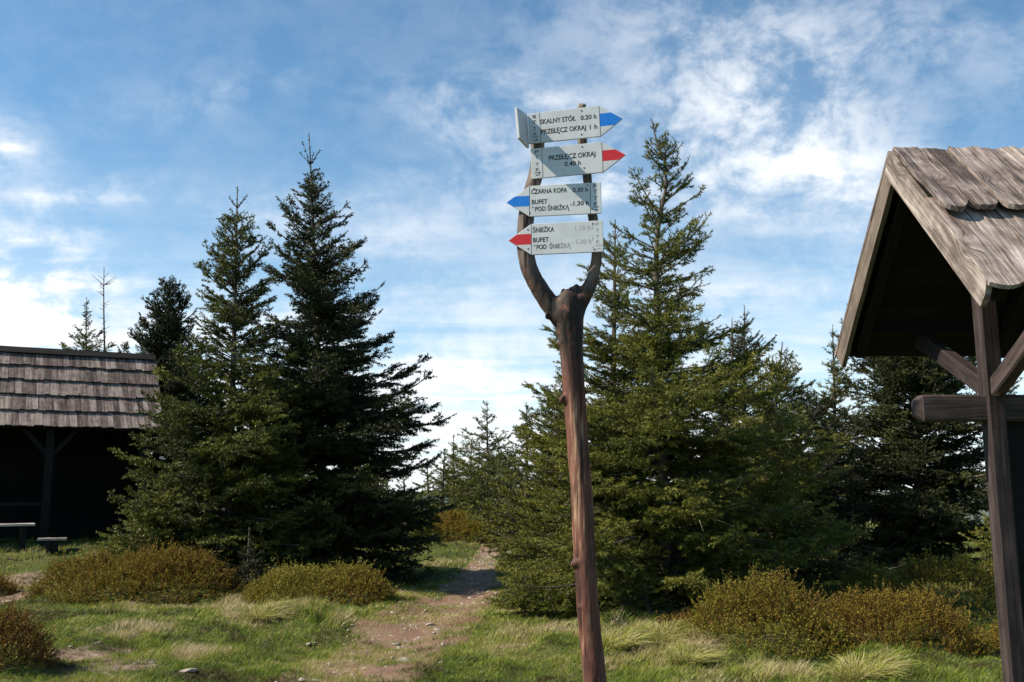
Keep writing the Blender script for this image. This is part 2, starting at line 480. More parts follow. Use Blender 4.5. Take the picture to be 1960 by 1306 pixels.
def prisms(P0, P1, r0, r1, k=3):
    n = len(P0); d = norm(P1 - P0); p1, p2 = perp(d)
    a = np.arange(k) * 2 * math.pi / k
    ring = p1[:, None] * np.cos(a)[None, :, None] + p2[:, None] * np.sin(a)[None, :, None]
    V = np.concatenate([P0[:, None] + ring * np.reshape(r0, (-1, 1, 1)), P1[:, None] + ring * np.reshape(r1, (-1, 1, 1))], 1).reshape(-1, 3)
    b0 = (np.arange(n) * 2 * k)[:, None]; i = np.arange(k)[None]; j = (np.arange(k) + 1)[None] % k
    F = np.stack([b0 + i, b0 + j, b0 + k + j, b0 + k + i], -1).reshape(-1, 4)
    return V, F


def tube(pts, radii, k=8, caps=True):
    """one swept tube through points"""
    pts = np.asarray(pts, float); n = len(pts)
    T = norm(np.gradient(pts, axis=0)); ref = np.array([1.0, .13, .07]) if abs(T[0][2]) > .7 else np.array([0, 0, 1.0])
    U = norm(np.cross(T, ref)); W = np.cross(T, U)
    a = np.arange(k) * 2 * math.pi / k
    V = (pts[:, None] + (U[:, None] * np.cos(a)[None, :, None] + W[:, None] * np.sin(a)[None, :, None]) * np.reshape(radii, (-1, 1, 1))).reshape(-1, 3)
    F = [[i * k + j, i * k + (j + 1) % k, (i + 1) * k + (j + 1) % k, (i + 1) * k + j] for i in range(n - 1) for j in range(k)]
    T3 = []
    if caps:
        V = np.concatenate([V, pts[:1], pts[-1:]])
        T3 = [[n * k, (j + 1) % k, j] for j in range(k)] + [[n * k + 1, (n - 1) * k + j, (n - 1) * k + (j + 1) % k] for j in range(k)]
    return V, [np.array(F)] + ([np.array(T3)] if caps else [])


def rot_about(v, axis, ang):
    c = np.cos(ang)[..., None]; s_ = np.sin(ang)[..., None]
    return v * c + np.cross(axis, v) * s_ + axis * np.sum(axis * v, -1, keepdims=True) * (1 - c)


def spruce(name, label, base, top, prof, seed, group, mat=None, whorl=.24, nb=5.5, per_m=120, nl=.026, nw=.008, sec=.075, tert=.055,
           rise=(-4, 22, 52), bare=.0, side=None, bend=None, tint0=.5, gaps=.12, trunk_r=.075, leader=.09, droop=.35, dead=0, fork=None, density=1.0, lowcut=.04, thin=1.0):
    rng = np.random.default_rng(seed)
    base = np.array([base[0], base[1], g1(base[0], base[1]) - .03]); top = np.array(top, float)
    H = top[2] - base[2]
    tr_t = np.linspace(0, 1, 22)

    def axis(t):
        t = np.asarray(t, float)[..., None]
        p = base + (top - base) * t
        if bend is not None:
            bt = np.array([q[0] for q in bend]); bx = np.interp(t[..., 0], bt, [q[1] for q in bend])
            p = p + np.stack([bx, bx * 0, bx * 0], -1)
        w_ = .012 * H * .4
        p = p + np.stack([np.sin(t[..., 0] * 9 + seed) * w_ * .3, np.cos(t[..., 0] * 7 + seed) * w_ * .3, t[..., 0] * 0], -1) * np.minimum(t, .5)
        return p
    root = empty(name, tuple(base)); tag(root, label, 'tree', group)
    inv = -base
    T = Acc()
    V, Fs = tube(axis(tr_t) + inv, trunk_r * (1 - tr_t) ** .9 + .006, 8); T.add(V, Fs)
    segP0, segP1, segT = [], [], []
    tw0, tw1, twr = [], [], []
    B = Acc(); 
    hs = []; z = lowcut * H
    while z < H * (1 - leader):
        tt = z / H
        n_ = rng.poisson(nb * .35) + int(nb * .65) if rng.random() > .0 else 0
        for k in range(max(3, int(n_ * density * np.interp(tt, [.4, .75, 1], [1.4, 1.05 * thin, .9 * thin])))): hs.append((tt + rng.normal(0, .05) / H, rng.random() * 6.283, 1.0))
        for k in range(int(5 * density * np.interp(tt, [.35, .7, 1], [1.2, .5, .2]))): hs.append((tt + rng.random() * whorl / H, rng.random() * 6.283, rng.uniform(.5, .95)))
        z += whorl * (1.0 if tt < .7 else .8) * (.8 + .4 * rng.random())
    pt, pr = zip(*prof)
    for (tt, az, kf) in hs:
        L = float(np.interp(tt, pt, pr)) * kf * (.86 + .34 * rng.random())
        if rng.random() < gaps: L *= .55
        if side is not None: L *= side(az, tt)
        L *= .84 + .34 * float(vnoise(np.cos(az) * 1.6 + seed * 3.1, np.sin(az) * 1.6 + tt * 7.0, seed))
        if L < .05: continue
        e0 = math.radians(float(np.interp(tt, [0, .5, 1], rise)) + rng.normal(0, 6))
        ns = max(4, int(L / .14)); s = np.linspace(0, 1, ns + 1)
        sag = droop * (1 - tt) ** .7
        el = e0 - sag * np.sin(s * 2.6) + (.45 + .25 * (1 - tt)) * s ** 2.2
        azs = az + rng.normal(0, .12) * s
        stp = np.stack([np.cos(el) * np.cos(azs), np.cos(el) * np.sin(azs), np.sin(el)], -1) * (L / ns)
        o = axis(tt)
        pts = o + np.concatenate([np.zeros((1, 3)), np.cumsum(stp[:-1], 0)]) + inv
        rb = .0045 + .010 * L
        V, Fs = tube(pts, rb * (1 - .8 * s), 4, False); B.add(V, Fs)
        btint = tint0 + rng.normal(0, .10)
        st = 0 if L < .5 else int(ns * (.35 if L > 1 else .2))
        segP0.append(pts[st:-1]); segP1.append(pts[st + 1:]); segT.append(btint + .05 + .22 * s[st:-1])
        # side shoots
        m_ = int(L / sec * (1 if L > .3 else 1.2)) + 2
        u = np.sort(rng.uniform(.10 if L > .6 else .03, .97, m_))
        fi = u * ns; ii = np.minimum(fi.astype(int), ns - 1); fr = (fi - ii)[:, None]
        q0 = pts[ii] * (1 - fr) + pts[ii + 1] * fr; tg = norm(pts[ii + 1] - pts[ii])
        up = norm(np.cross(np.cross(tg, np.array([0, 0, 1.0])), tg))
        sg = np.where(np.arange(m_) % 2 == 0, 1.0, -1.0)
        q = rng.random(m_)
        d2 = rot_about(tg, up, sg * (np.radians(38) + np.radians(26) * q))
        d2 = norm(d2 + up * rng.normal(.02, .20, m_)[:, None] - np.array([0, 0, .14 * (1 - tt)]) * (1 - u)[:, None])
        l2 = np.minimum(.05 + .46 * L * (1 - u) ** .8 * (.45 + .75 * u), .62) * (.65 + .6 * rng.random(m_))
        l2 = np.maximum(l2, .045)
        mid = q0 + d2 * (l2 * .55)[:, None]; e_ = mid + norm(d2 + np.array([0, 0, -.22 * (1 - tt) + .08])) * (l2 * .45)[:, None]
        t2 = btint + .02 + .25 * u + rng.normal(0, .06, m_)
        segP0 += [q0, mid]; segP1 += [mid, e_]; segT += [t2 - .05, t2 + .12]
        tw0 += [q0]; tw1 += [e_]; twr += [.0022 + .004 * l2]
        # short shoots on the side shoots
        big = l2 > .10
        if big.any():
            Q0, M_, L2, D2, UP, T2 = q0[big], e_[big], l2[big], d2[big], up[big], t2[big]
            c3 = np.maximum(1, (L2 / tert * 1.6).astype(int)); ix = np.repeat(np.arange(len(L2)), c3); n3 = len(ix)
            v = rng.uniform(.12, .95, n3); s3 = np.where(rng.random(n3) < .5, 1.0, -1.0)
            r0 = Q0[ix] * (1 - v)[:, None] + M_[ix] * v[:, None]
            d3 = rot_about(D2[ix], UP[ix], s3 * np.radians(rng.uniform(30, 58, n3)))
            d3 = norm(d3 + rng.normal(0, .18, (n3, 3)) - np.array([0, 0, .20 * (1 - tt)]))
            l3 = np.clip((.03 + .38 * L2[ix] * (1 - v)) * rng.uniform(.6, 1.2, n3), .03, .17)
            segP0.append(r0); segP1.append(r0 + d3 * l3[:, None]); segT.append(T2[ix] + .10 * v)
    # leader
    lt = np.linspace(1 - leader * 1.05, 1.0, 7); lp = axis(lt) + inv
    segP0.append(lp[:-1]); segP1.append(lp[1:]); segT.append(np.full(6, tint0 + .1))
    for k in range(5):
        az = k * 1.257 + rng.random(); el = math.radians(rng.uniform(35, 60)); ll = leader * H * rng.uniform(.22, .5)
        p0 = axis(1 - leader * .62) + inv; p1_ = p0 + np.array([math.cos(el) * math.cos(az), math.cos(el) * math.sin(az), math.sin(el)]) * ll
        segP0.append(p0[None]); segP1.append(p1_[None]); segT.append(np.array([tint0 + .1])); tw0.append(p0[None]); tw1.append(p1_[None]); twr.append(np.array([.006]))
    P0 = np.concatenate(segP0); P1 = np.concatenate(segP1); TT = np.clip(np.concatenate(segT), 0, 1)
    V, F3, ta = needles(P0, P1, TT, per_m * 1.15, nl, nw * 1.45, rng)
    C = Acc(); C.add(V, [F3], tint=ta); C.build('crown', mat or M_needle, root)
    a0, a1, ar = np.concatenate(tw0), np.concatenate(tw1), np.concatenate(twr)
    V, F4 = prisms(a0, a1, ar, ar * .4, 3); B.add(V, [F4])
    if dead:
        k = dead; az = rng.random(k) * 6.283; tz = rng.uniform(.02, .35, k); rr = np.array([np.interp(x_, pt, pr) for x_ in tz]) * rng.uniform(.6, 1.02, k)
        p0 = axis(tz) + inv + np.stack([np.cos(az) * rr, np.sin(az) * rr, -.05 - rr * .08], -1)
        dd = norm(np.stack([np.cos(az + rng.normal(0, .7, k)), np.sin(az + rng.normal(0, .7, k)), rng.normal(-.25, .35, k)], -1))
        V, F4 = prisms(p0, p0 + dd * rng.uniform(.06, .28, k)[:, None], np.full(k, .0024), np.full(k, .0010), 3)
        B.add(V, [F4])
    T.build('trunk', M_bark, root, True); bo = B.build('branches', M_bark, root)
    if dead:      # the dry grey twigs are the last ones of the mesh
        bo.data.materials.append(M_deadwood); mi = np.zeros(len(bo.data.polygons), np.int32); mi[-dead * 3:] = 1; bo.data.polygons.foreach_set('material_index', mi)
    return root


def bp_(px, Y):            # ground position seen at px, at distance Y
    a, _ = rd(px, 1000); return (a * Y, Y)


CONE = [(0, 1.0), (.10, 1.08), (.3, .86), (.5, .60), (.7, .36), (.85, .17), (.95, .06), (1, .02)]


def prof(R, pts=CONE): return [(t_, r_ * R) for t_, r_ in pts]


def px_tree(name, label, pxb, Y, apex, R, seed, group, **kw):
    b = bp_(pxb, Y); return spruce(name, label, b, tuple(P(apex[0], apex[1], Y)), prof(R, kw.pop('pts', CONE)), seed, group, **kw)


GL = 'spruces on the left of the path'; GR = 'spruces on the right of the path'; GF = 'small spruces at the far end of the path'
# --- left clump
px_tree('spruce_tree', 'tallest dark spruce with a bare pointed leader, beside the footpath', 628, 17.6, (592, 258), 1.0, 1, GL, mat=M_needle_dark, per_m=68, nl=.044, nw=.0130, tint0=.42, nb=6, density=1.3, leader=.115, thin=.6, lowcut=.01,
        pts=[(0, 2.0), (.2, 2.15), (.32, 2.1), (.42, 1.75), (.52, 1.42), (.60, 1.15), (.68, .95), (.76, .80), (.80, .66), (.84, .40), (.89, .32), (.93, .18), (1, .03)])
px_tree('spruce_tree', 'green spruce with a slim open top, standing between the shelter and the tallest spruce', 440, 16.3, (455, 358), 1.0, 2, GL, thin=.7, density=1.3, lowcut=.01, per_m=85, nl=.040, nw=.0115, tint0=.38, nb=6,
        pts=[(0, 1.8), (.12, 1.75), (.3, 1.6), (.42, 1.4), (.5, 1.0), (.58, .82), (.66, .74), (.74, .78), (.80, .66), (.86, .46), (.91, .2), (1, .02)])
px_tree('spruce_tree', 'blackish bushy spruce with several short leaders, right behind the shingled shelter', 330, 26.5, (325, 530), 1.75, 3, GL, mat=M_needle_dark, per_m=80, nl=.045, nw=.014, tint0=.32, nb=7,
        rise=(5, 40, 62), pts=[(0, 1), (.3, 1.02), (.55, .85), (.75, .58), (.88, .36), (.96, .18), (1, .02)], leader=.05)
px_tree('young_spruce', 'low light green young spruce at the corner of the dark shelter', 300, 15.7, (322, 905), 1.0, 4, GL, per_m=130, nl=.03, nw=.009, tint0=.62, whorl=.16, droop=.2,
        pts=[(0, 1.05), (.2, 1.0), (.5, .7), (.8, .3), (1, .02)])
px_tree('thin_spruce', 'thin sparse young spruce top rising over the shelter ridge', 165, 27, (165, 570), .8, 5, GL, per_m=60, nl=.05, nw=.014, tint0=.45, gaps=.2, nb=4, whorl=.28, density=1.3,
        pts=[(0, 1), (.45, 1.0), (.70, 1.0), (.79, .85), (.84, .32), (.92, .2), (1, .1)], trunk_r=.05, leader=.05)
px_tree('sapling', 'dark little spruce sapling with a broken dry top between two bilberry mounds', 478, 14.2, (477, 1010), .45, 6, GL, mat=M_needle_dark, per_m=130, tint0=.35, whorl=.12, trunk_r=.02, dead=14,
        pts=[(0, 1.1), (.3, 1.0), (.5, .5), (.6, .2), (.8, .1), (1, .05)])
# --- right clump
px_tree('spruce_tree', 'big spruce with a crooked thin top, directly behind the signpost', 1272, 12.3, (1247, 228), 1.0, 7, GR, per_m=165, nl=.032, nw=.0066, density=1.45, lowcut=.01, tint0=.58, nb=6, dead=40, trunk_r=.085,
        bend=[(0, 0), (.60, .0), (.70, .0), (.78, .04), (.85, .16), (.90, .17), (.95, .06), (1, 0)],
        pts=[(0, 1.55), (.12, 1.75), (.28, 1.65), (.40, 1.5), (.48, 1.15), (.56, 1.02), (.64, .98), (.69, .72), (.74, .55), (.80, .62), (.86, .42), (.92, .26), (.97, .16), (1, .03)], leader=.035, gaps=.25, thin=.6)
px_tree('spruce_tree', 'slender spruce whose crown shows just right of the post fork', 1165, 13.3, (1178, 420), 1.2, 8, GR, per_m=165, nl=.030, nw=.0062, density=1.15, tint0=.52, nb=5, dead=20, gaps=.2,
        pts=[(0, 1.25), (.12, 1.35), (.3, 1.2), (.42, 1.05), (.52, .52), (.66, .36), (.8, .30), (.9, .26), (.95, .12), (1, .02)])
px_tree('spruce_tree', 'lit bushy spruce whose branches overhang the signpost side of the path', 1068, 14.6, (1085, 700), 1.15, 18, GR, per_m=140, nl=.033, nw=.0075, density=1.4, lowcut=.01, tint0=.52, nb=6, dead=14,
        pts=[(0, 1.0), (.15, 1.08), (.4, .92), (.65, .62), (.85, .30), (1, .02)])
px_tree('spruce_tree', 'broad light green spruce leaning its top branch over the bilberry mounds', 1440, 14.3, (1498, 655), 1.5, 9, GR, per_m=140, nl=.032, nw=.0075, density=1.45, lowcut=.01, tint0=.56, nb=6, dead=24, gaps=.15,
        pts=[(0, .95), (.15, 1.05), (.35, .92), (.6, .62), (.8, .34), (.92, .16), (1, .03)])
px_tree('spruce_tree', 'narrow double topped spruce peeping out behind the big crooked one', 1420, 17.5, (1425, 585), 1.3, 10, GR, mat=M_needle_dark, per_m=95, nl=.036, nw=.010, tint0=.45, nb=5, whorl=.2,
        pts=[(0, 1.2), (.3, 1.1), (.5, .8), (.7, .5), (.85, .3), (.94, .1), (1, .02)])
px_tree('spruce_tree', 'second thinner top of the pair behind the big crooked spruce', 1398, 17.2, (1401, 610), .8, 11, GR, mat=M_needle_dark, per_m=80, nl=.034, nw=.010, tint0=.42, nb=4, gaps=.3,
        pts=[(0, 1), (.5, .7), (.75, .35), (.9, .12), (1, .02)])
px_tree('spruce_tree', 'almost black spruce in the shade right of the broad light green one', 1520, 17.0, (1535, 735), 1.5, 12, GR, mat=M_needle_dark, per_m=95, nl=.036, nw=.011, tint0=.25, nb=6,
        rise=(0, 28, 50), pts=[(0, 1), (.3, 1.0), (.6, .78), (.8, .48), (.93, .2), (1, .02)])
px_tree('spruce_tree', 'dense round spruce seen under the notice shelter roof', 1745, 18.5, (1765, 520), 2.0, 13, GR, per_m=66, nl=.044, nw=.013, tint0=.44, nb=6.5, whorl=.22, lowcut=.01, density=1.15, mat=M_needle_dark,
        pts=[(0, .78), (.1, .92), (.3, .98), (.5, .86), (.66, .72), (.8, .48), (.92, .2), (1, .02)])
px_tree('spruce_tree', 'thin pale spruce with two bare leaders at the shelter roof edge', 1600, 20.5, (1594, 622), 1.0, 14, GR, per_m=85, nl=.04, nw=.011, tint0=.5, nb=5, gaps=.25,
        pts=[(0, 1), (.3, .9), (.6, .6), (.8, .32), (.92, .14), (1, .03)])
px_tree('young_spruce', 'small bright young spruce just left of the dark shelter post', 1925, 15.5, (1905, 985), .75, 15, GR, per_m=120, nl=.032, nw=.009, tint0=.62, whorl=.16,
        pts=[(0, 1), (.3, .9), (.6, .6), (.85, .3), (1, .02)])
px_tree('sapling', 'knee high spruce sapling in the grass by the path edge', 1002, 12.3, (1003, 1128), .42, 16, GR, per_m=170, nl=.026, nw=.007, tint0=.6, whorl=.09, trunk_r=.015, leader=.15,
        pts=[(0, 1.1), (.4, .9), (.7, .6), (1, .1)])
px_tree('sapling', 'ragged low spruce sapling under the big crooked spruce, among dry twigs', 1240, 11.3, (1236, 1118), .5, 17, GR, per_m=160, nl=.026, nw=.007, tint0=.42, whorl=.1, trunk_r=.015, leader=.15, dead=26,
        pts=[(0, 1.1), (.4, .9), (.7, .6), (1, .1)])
# --- far clump, end of the path
far = [(935, 31, (932, 768), 1.35, 'open spruce with a tufted top, tallest at the far end of the path', [(0, 1.0), (.3, 1.1), (.5, 1.0), (.62, .78), (.74, .62), (.82, .30), (.90, .14), (.96, .20), (1, .08)], .3, .46),
       (868, 33, (868, 832), 1.2, 'small spruce with a bent tip left of the tufted one', [(0, 1), (.4, .9), (.6, .6), (.8, .3), (.9, .1), (1, .04)], .3, .5),
       (843, 30, (851, 858), 1.0, 'thin spruce beside the dark edge of the tallest spruce', [(0, 1), (.4, .9), (.7, .5), (.85, .12), (1, .04)], .3, .5),
       (898, 35, (902, 850), 1.5, 'wide low spruce between the tufted one and the bent tipped one', [(0, 1), (.4, 1.0), (.7, .8), (.9, .3), (1, .04)], .2, .5),
       (1008, 24, (1008, 772), .95, 'slim dark spruce top at the left edge of the right-hand clump', [(0, 1.1), (.4, 1.0), (.6, .75), (.75, .4), (.85, .25), (.92, .10), (1, .03)], .2, .4),
       (985, 27, (972, 862), 1.5, 'spreading spruce behind the overhanging branches', [(0, 1), (.4, 1.0), (.7, .8), (.9, .4), (1, .04)], .15, .38),
       (820, 34, (818, 880), 1.1, 'low spruce half hidden by the tallest spruce', [(0, 1), (.4, .9), (.7, .6), (.9, .3), (1, .04)], .2, .45),
       (960, 36, (955, 880), 1.6, 'bushy low spruce furthest down the path', [(0, 1), (.4, 1.0), (.7, .8), (.9, .4), (1, .04)], .15, .45),
       (780, 30, (772, 900), 1.0, 'slight spruce seen through the lowest branches of the tallest spruce', [(0, 1), (.4, .9), (.7, .6), (.9, .3), (1, .04)], .2, .45),
       (740, 36, (742, 905), 1.5, 'low spruce far behind the tallest spruce trunk', [(0, 1), (.4, 1.0), (.7, .8), (.9, .4), (1, .04)], .15, .45),
       (900, 42, (893, 893), 2.2, 'lowest spruce of the far screen, at the very end of the view', [(0, 1), (.4, 1.0), (.7, .8), (.9, .4), (1, .04)], .1, .42),
       (1040, 33, (1045, 880), 1.8, 'spruce far back showing left of the post under the overhanging branches', [(0, 1), (.4, 1.0), (.7, .8), (.9, .4), (1, .04)], .1, .42),
       (1590, 28, (1578, 748), 1.2, 'thin lone spruce in the gap left of the round one', [(0, 1), (.4, .9), (.7, .5), (.85, .25), (1, .04)], .3, .4)]
for i_, (pb, Y, ap, R, lab, pts_, gp, tn) in enumerate(far):
    px_tree('small_spruce', lab, pb, Y, ap, R, 60 + i_, GF if pb < 1000 or pb == 1008 else GR, per_m=48, nl=.06, nw=.017, tint0=tn, nb=4.5, gaps=gp, pts=pts_, whorl=.30, sec=.11, tert=.08, density=.85, rise=(-8, 12, 48), leader=.05)

# bare leader behind the shelter
def dry_leader():
    r = empty('bare_sapling', (0, 0, 0)); b = bp_(198, 27); r.location = (b[0], b[1], g1(*b))
    base = np.array([0, 0, 0.]); tp = np.array(P(203, 512, 27)) - np.array(r.location)
    tt = np.linspace(0, 1, 12); pts = base + (tp - base) * tt[:, None]; pts[:, 0] += .06 * np.sin(tt * 5)
    A = Acc(); V, Fs = tube(pts, .05 * (1 - tt) + .010, 6); A.add(V, Fs); A.build('trunk', M_bark, r, True)
    B = Acc(); rng = np.random.default_rng(5); n = 46
    tz = rng.uniform(.6, .96, n); az = rng.random(n) * 6.28; p0 = base + (tp - base) * tz[:, None]; p0[:, 0] += .06 * np.sin(tz * 5)
    dd = norm(np.stack([np.cos(az), np.sin(az), rng.uniform(.0, .9, n)], -1)); ll = rng.uniform(.08, .26, n); ll[:5] = .42; p0[:5] = base + (tp - base) * .93; p0[:5, 0] += .06 * math.sin(.93 * 5)
    V, F4 = prisms(p0, p0 + dd * ll[:, None], np.full(n, .010), np.full(n, .005), 3); B.add(V, [F4]); B.build('twigs', M_bark, r)
    tag(r, 'almost needleless leader standing up behind the shelter ridge, taller than the thin spruce', 'tree', GL)


dry_leader()

# ------------------------------------------------------------------ bilberry mounds
FOOT = []


def bush(label, px0, px1, pytop, Y, seed, depth=.6, dens=1.0, tint=.5, leaf=.0095, sprig=.16, sink=.10):
    rng = np.random.default_rng(seed)
    xa = rd(px0, 1000)[0] * Y; xb = rd(px1, 1000)[0] * Y; cx = (xa + xb) / 2; rx = (xb - xa) / 2; ry = max(rx * depth, .35)
    zt = float(P((px0 + px1) / 2, pytop, Y).z); gz_ = g1(cx, Y) - sink; H = max(zt - gz_, .25) - sprig * .35
    FOOT.append((cx, Y, rx, ry))
    n = int(rx * ry * 3.14 * 1600 * dens * (9.0 / Y) ** .9)
    th = rng.random(n) * 6.283; rr = np.sqrt(rng.random(n))
    lump = lambda x, y: .60 + .85 * (fbm(x * 2.1 + seed, y * 2.1, seed, 4) - .08)
    ex = cx + np.cos(th) * rr * rx; ey = Y + np.sin(th) * rr * ry
    edge = 1 + .32 * (fbm(np.cos(th) * 1.5 + 5, np.sin(th) * 1.5 + seed, seed + 3, 3) - .5)
    ex = cx + (ex - cx) * edge; ey = Y + (ey - Y) * edge
    hz = H * np.clip(1 - rr ** 2.6, 0, 1) ** .55 * lump(ex, ey)
    lay = 1 - .32 * rng.random(n) ** 2.2
    gl = ground(ex, ey) - sink * .3
    root_z = gl + (hz * lay)
    p0 = np.stack([ex, ey, np.maximum(root_z - sprig, gl)], -1)
    out = np.stack([np.cos(th) * rr * .9, np.sin(th) * rr * .9, np.full(n, 1.0)], -1)
    d_ = norm(out + rng.normal(0, .28, (n, 3)))
    L = sprig * rng.uniform(.55, 1.25, n)
    q_ = rng.random(n); L = np.where(q_ < .09, L * rng.uniform(1.2, 1.9, n), L)
    p1 = p0 + d_ * L[:, None]
    org = np.array([cx, Y, g1(cx, Y)])
    root = empty('bilberry_bush', tuple(org)); tag(root, label, 'bush', 'bilberry mounds among the spruces')
    B = Acc(); V, F4 = prisms(p0 - org, p1 - org, np.full(n, .0022), np.full(n, .001), 3); B.add(V, [F4]); B.build('stems', M_shrubwood, root)
    k = 18; idx = np.repeat(np.arange(n), k); u = rng.uniform(.12, 1.02, n * k)
    b0 = p0[idx] + (p1 - p0)[idx] * u[:, None]; ld = norm(rng.normal(0, 1, (n * k, 3)) + d_[idx] * .9)
    sd = norm(np.cross(ld, rng.normal(0, 1, (n * k, 3))))
    ls = leaf * rng.uniform(.7, 1.4, n * k)[:, None] * max(1, Y / 11)
    V = np.stack([b0, b0 + ld * ls * 1.0 + sd * ls * .42, b0 + ld * ls * 2.1, b0 + ld * ls * 1.0 - sd * ls * .42], 1).reshape(-1, 3) - org
    patch = fbm(ex * 1.1, ey * 1.1 + seed, seed + 7, 3)
    tt = np.clip(tint + (patch - .5) * .75 + rng.normal(0, .11, n), 0, 1)[idx] + rng.normal(0, .08, n * k) + (u - .6) * .16
    C = Acc(); C.add(V, [np.arange(n * k * 4).reshape(-1, 4)], tint=np.repeat(np.clip(tt, 0, 1), 4)); C.build('foliage', M_bush, root)


bush('long rusty bilberry mound in front of the dark shelter', 72, 462, 1048, 13.8, 31, .42, tint=.40)
bush('olive bilberry mound at the foot of the tallest spruce', 474, 748, 1068, 13.5, 32, .8, tint=.62)
bush('shaded rusty bush in the near bottom left corner of the meadow', -150, 98, 1150, 8.3, 33, .8, tint=.34)
bush('small bilberry clump at the left end of the trodden strip', -70, 32, 1078, 14.6, 34, .7, tint=.42)
bush('tall rusty bilberry mound right of the signpost, with a pointed crest', 1322, 1608, 1108, 9.8, 35, .85, tint=.46)
bush('wide bilberry mound touching the right side of the pointed one', 1560, 1848, 1124, 10.0, 36, .85, tint=.42)
bush('bilberry mound behind, reaching up to the shelter post', 1685, 1925, 1066, 12.4, 37, .5, tint=.58)
bush('little bilberry clump tucked against the shelter post base', 1858, 1990, 1195, 10.3, 38, .6, tint=.45)
bush('far rounded bilberry thicket where the path bends away', 795, 975, 986, 28.0, 39, .6, tint=.60, leaf=.007)
bush('low dark bilberry patch at the right edge of the far path', 965, 1060, 1050, 19.5, 40, .6, tint=.45)
bush('small low bilberry tuft left of the pointed mound', 1272, 1345, 1178, 10.6, 41, .6, tint=.42)
bush('yellowish bilberry patch between the shady spruce and the rear mound', 1600, 1720, 1085, 14.8, 42, .6, tint=.75)

# ------------------------------------------------------------------ grass
def blades(x, y, h, wd, tint, rng, lean=.45, wind=(0, 0)):
    n = len(x); z = ground(x, y)
    b0 = np.stack([x, y, z - .01], -1); a = rng.random(n) * 6.283
    ln = np.abs(rng.normal(lean, .25, n))
    dr = np.stack([np.cos(a) * ln + wind[0], np.sin(a) * ln + wind[1], np.ones(n)], -1)
    s_ = np.stack([-np.sin(a + 1.0), np.cos(a + 1.0), np.zeros(n)], -1) * (wd / 2)[:, None]
    m1 = b0 + dr * (h * .5)[:, None]
    tip = m1 + (dr * np.array([1.6, 1.6, .85])) * (h * .5)[:, None]
    V = np.stack([b0 - s_, b0 + s_, m1 + s_ * .75, m1 - s_ * .75, tip], 1).reshape(-1, 3)
    i0 = (np.arange(n) * 5)[:, None]
    return V, [i0 + np.array([[0, 1, 2, 3]]), i0 + np.array([[3, 2, 4]])], np.repeat(np.clip(tint, 0, 1), 5)


rng = np.random.default_rng(77)
G = Acc()
TUSS = [(500, 1175, .55), (600, 1190, .45), (1250, 1235, .6), (1160, 1200, .4), (1330, 1250, .5), (1650, 1290, .5), (760, 1145, .35), (250, 1230, .3), (360, 1250, .4), (1000, 1210, .3),
        (690, 1200, .4), (1880, 1170, .4), (1470, 1290, .4), (430, 1160, .5)]
TC = [groundpt(a_, b_) + (r_,) for a_, b_, r_ in TUSS]


def grass_zone(n, y0, y1, hmin, hmax, wd):
    y = np.sqrt(rng.uniform(y0 ** 2, y1 ** 2, n))
    x = rng.uniform(-.60, .60, n) * (y + 1)
    inb = np.zeros(n, bool)
    for fx_, fy_, rx_, ry_ in FOOT: inb |= ((x - fx_) / rx_) ** 2 + ((y - fy_) / ry_) ** 2 < .80
    pd = np.abs(x - pathx(y)) / pathw(y)
    cover_ = fbm(x * 1.7, y * 1.7, 5, 4)
    keep = rng.random(n) < np.where(pd < .95, np.clip((cover_ - np.where(y < 13.5, .475, .51)) * 11.0, 0, .85) + .35 * np.clip((pd - .35) * 2, 0, 1), .65 + 1.0 * (cover_ - .3))
    keep &= ~inb; keep &= rng.random(n) > bare(x, y) * .93
    x, y, pd, cover_ = x[keep], y[keep], pd[keep], cover_[keep]
    dryness = fbm(x * 1.3 + 30, y * 1.3, 15, 5); fine_ = fbm(x * 6, y * 6, 45, 3)
    dry = .34 + (dryness - .5) * 1.9 + (fine_ - .5) * .8 + .02 * (pd < 1.2)
    lenf = .15 + 1.45 * fbm(x * 3.3, y * 3.3, 25, 3)
    for tx, ty, r_ in TC:
        k = np.exp(-((x - tx) ** 2 + (y - ty) ** 2) / r_ ** 2) * np.clip((fbm(x * 4.5, y * 4.5, 88, 3) - .36) * 5, 0, 1.3)
        dry = dry + .55 * k; lenf = lenf * (1 + 1.0 * k)
    lenf = np.where(pd < 1.0, .95, lenf)
    h = rng.uniform(hmin, hmax, len(x)) * lenf
    V, Fs, ta = blades(x, y, h, wd * rng.uniform(.7, 1.3, len(x)), dry + rng.normal(0, .15, len(x)), rng, .38, (.05, -.03))
    G.add(V, Fs, tint=ta)


grass_zone(290000, 6.5, 10.5, .028, .075, .0050)
grass_zone(330000, 10.5, 16.5, .028, .08, .0078)
grass_zone(120000, 16.5, 30, .04, .12, .013)
grass_zone(30000, 30, 48, .08, .22, .03)
tag(G.build('grass', M_grass), kind='stuff', label='short green and straw coloured mountain grass', cat='grass')

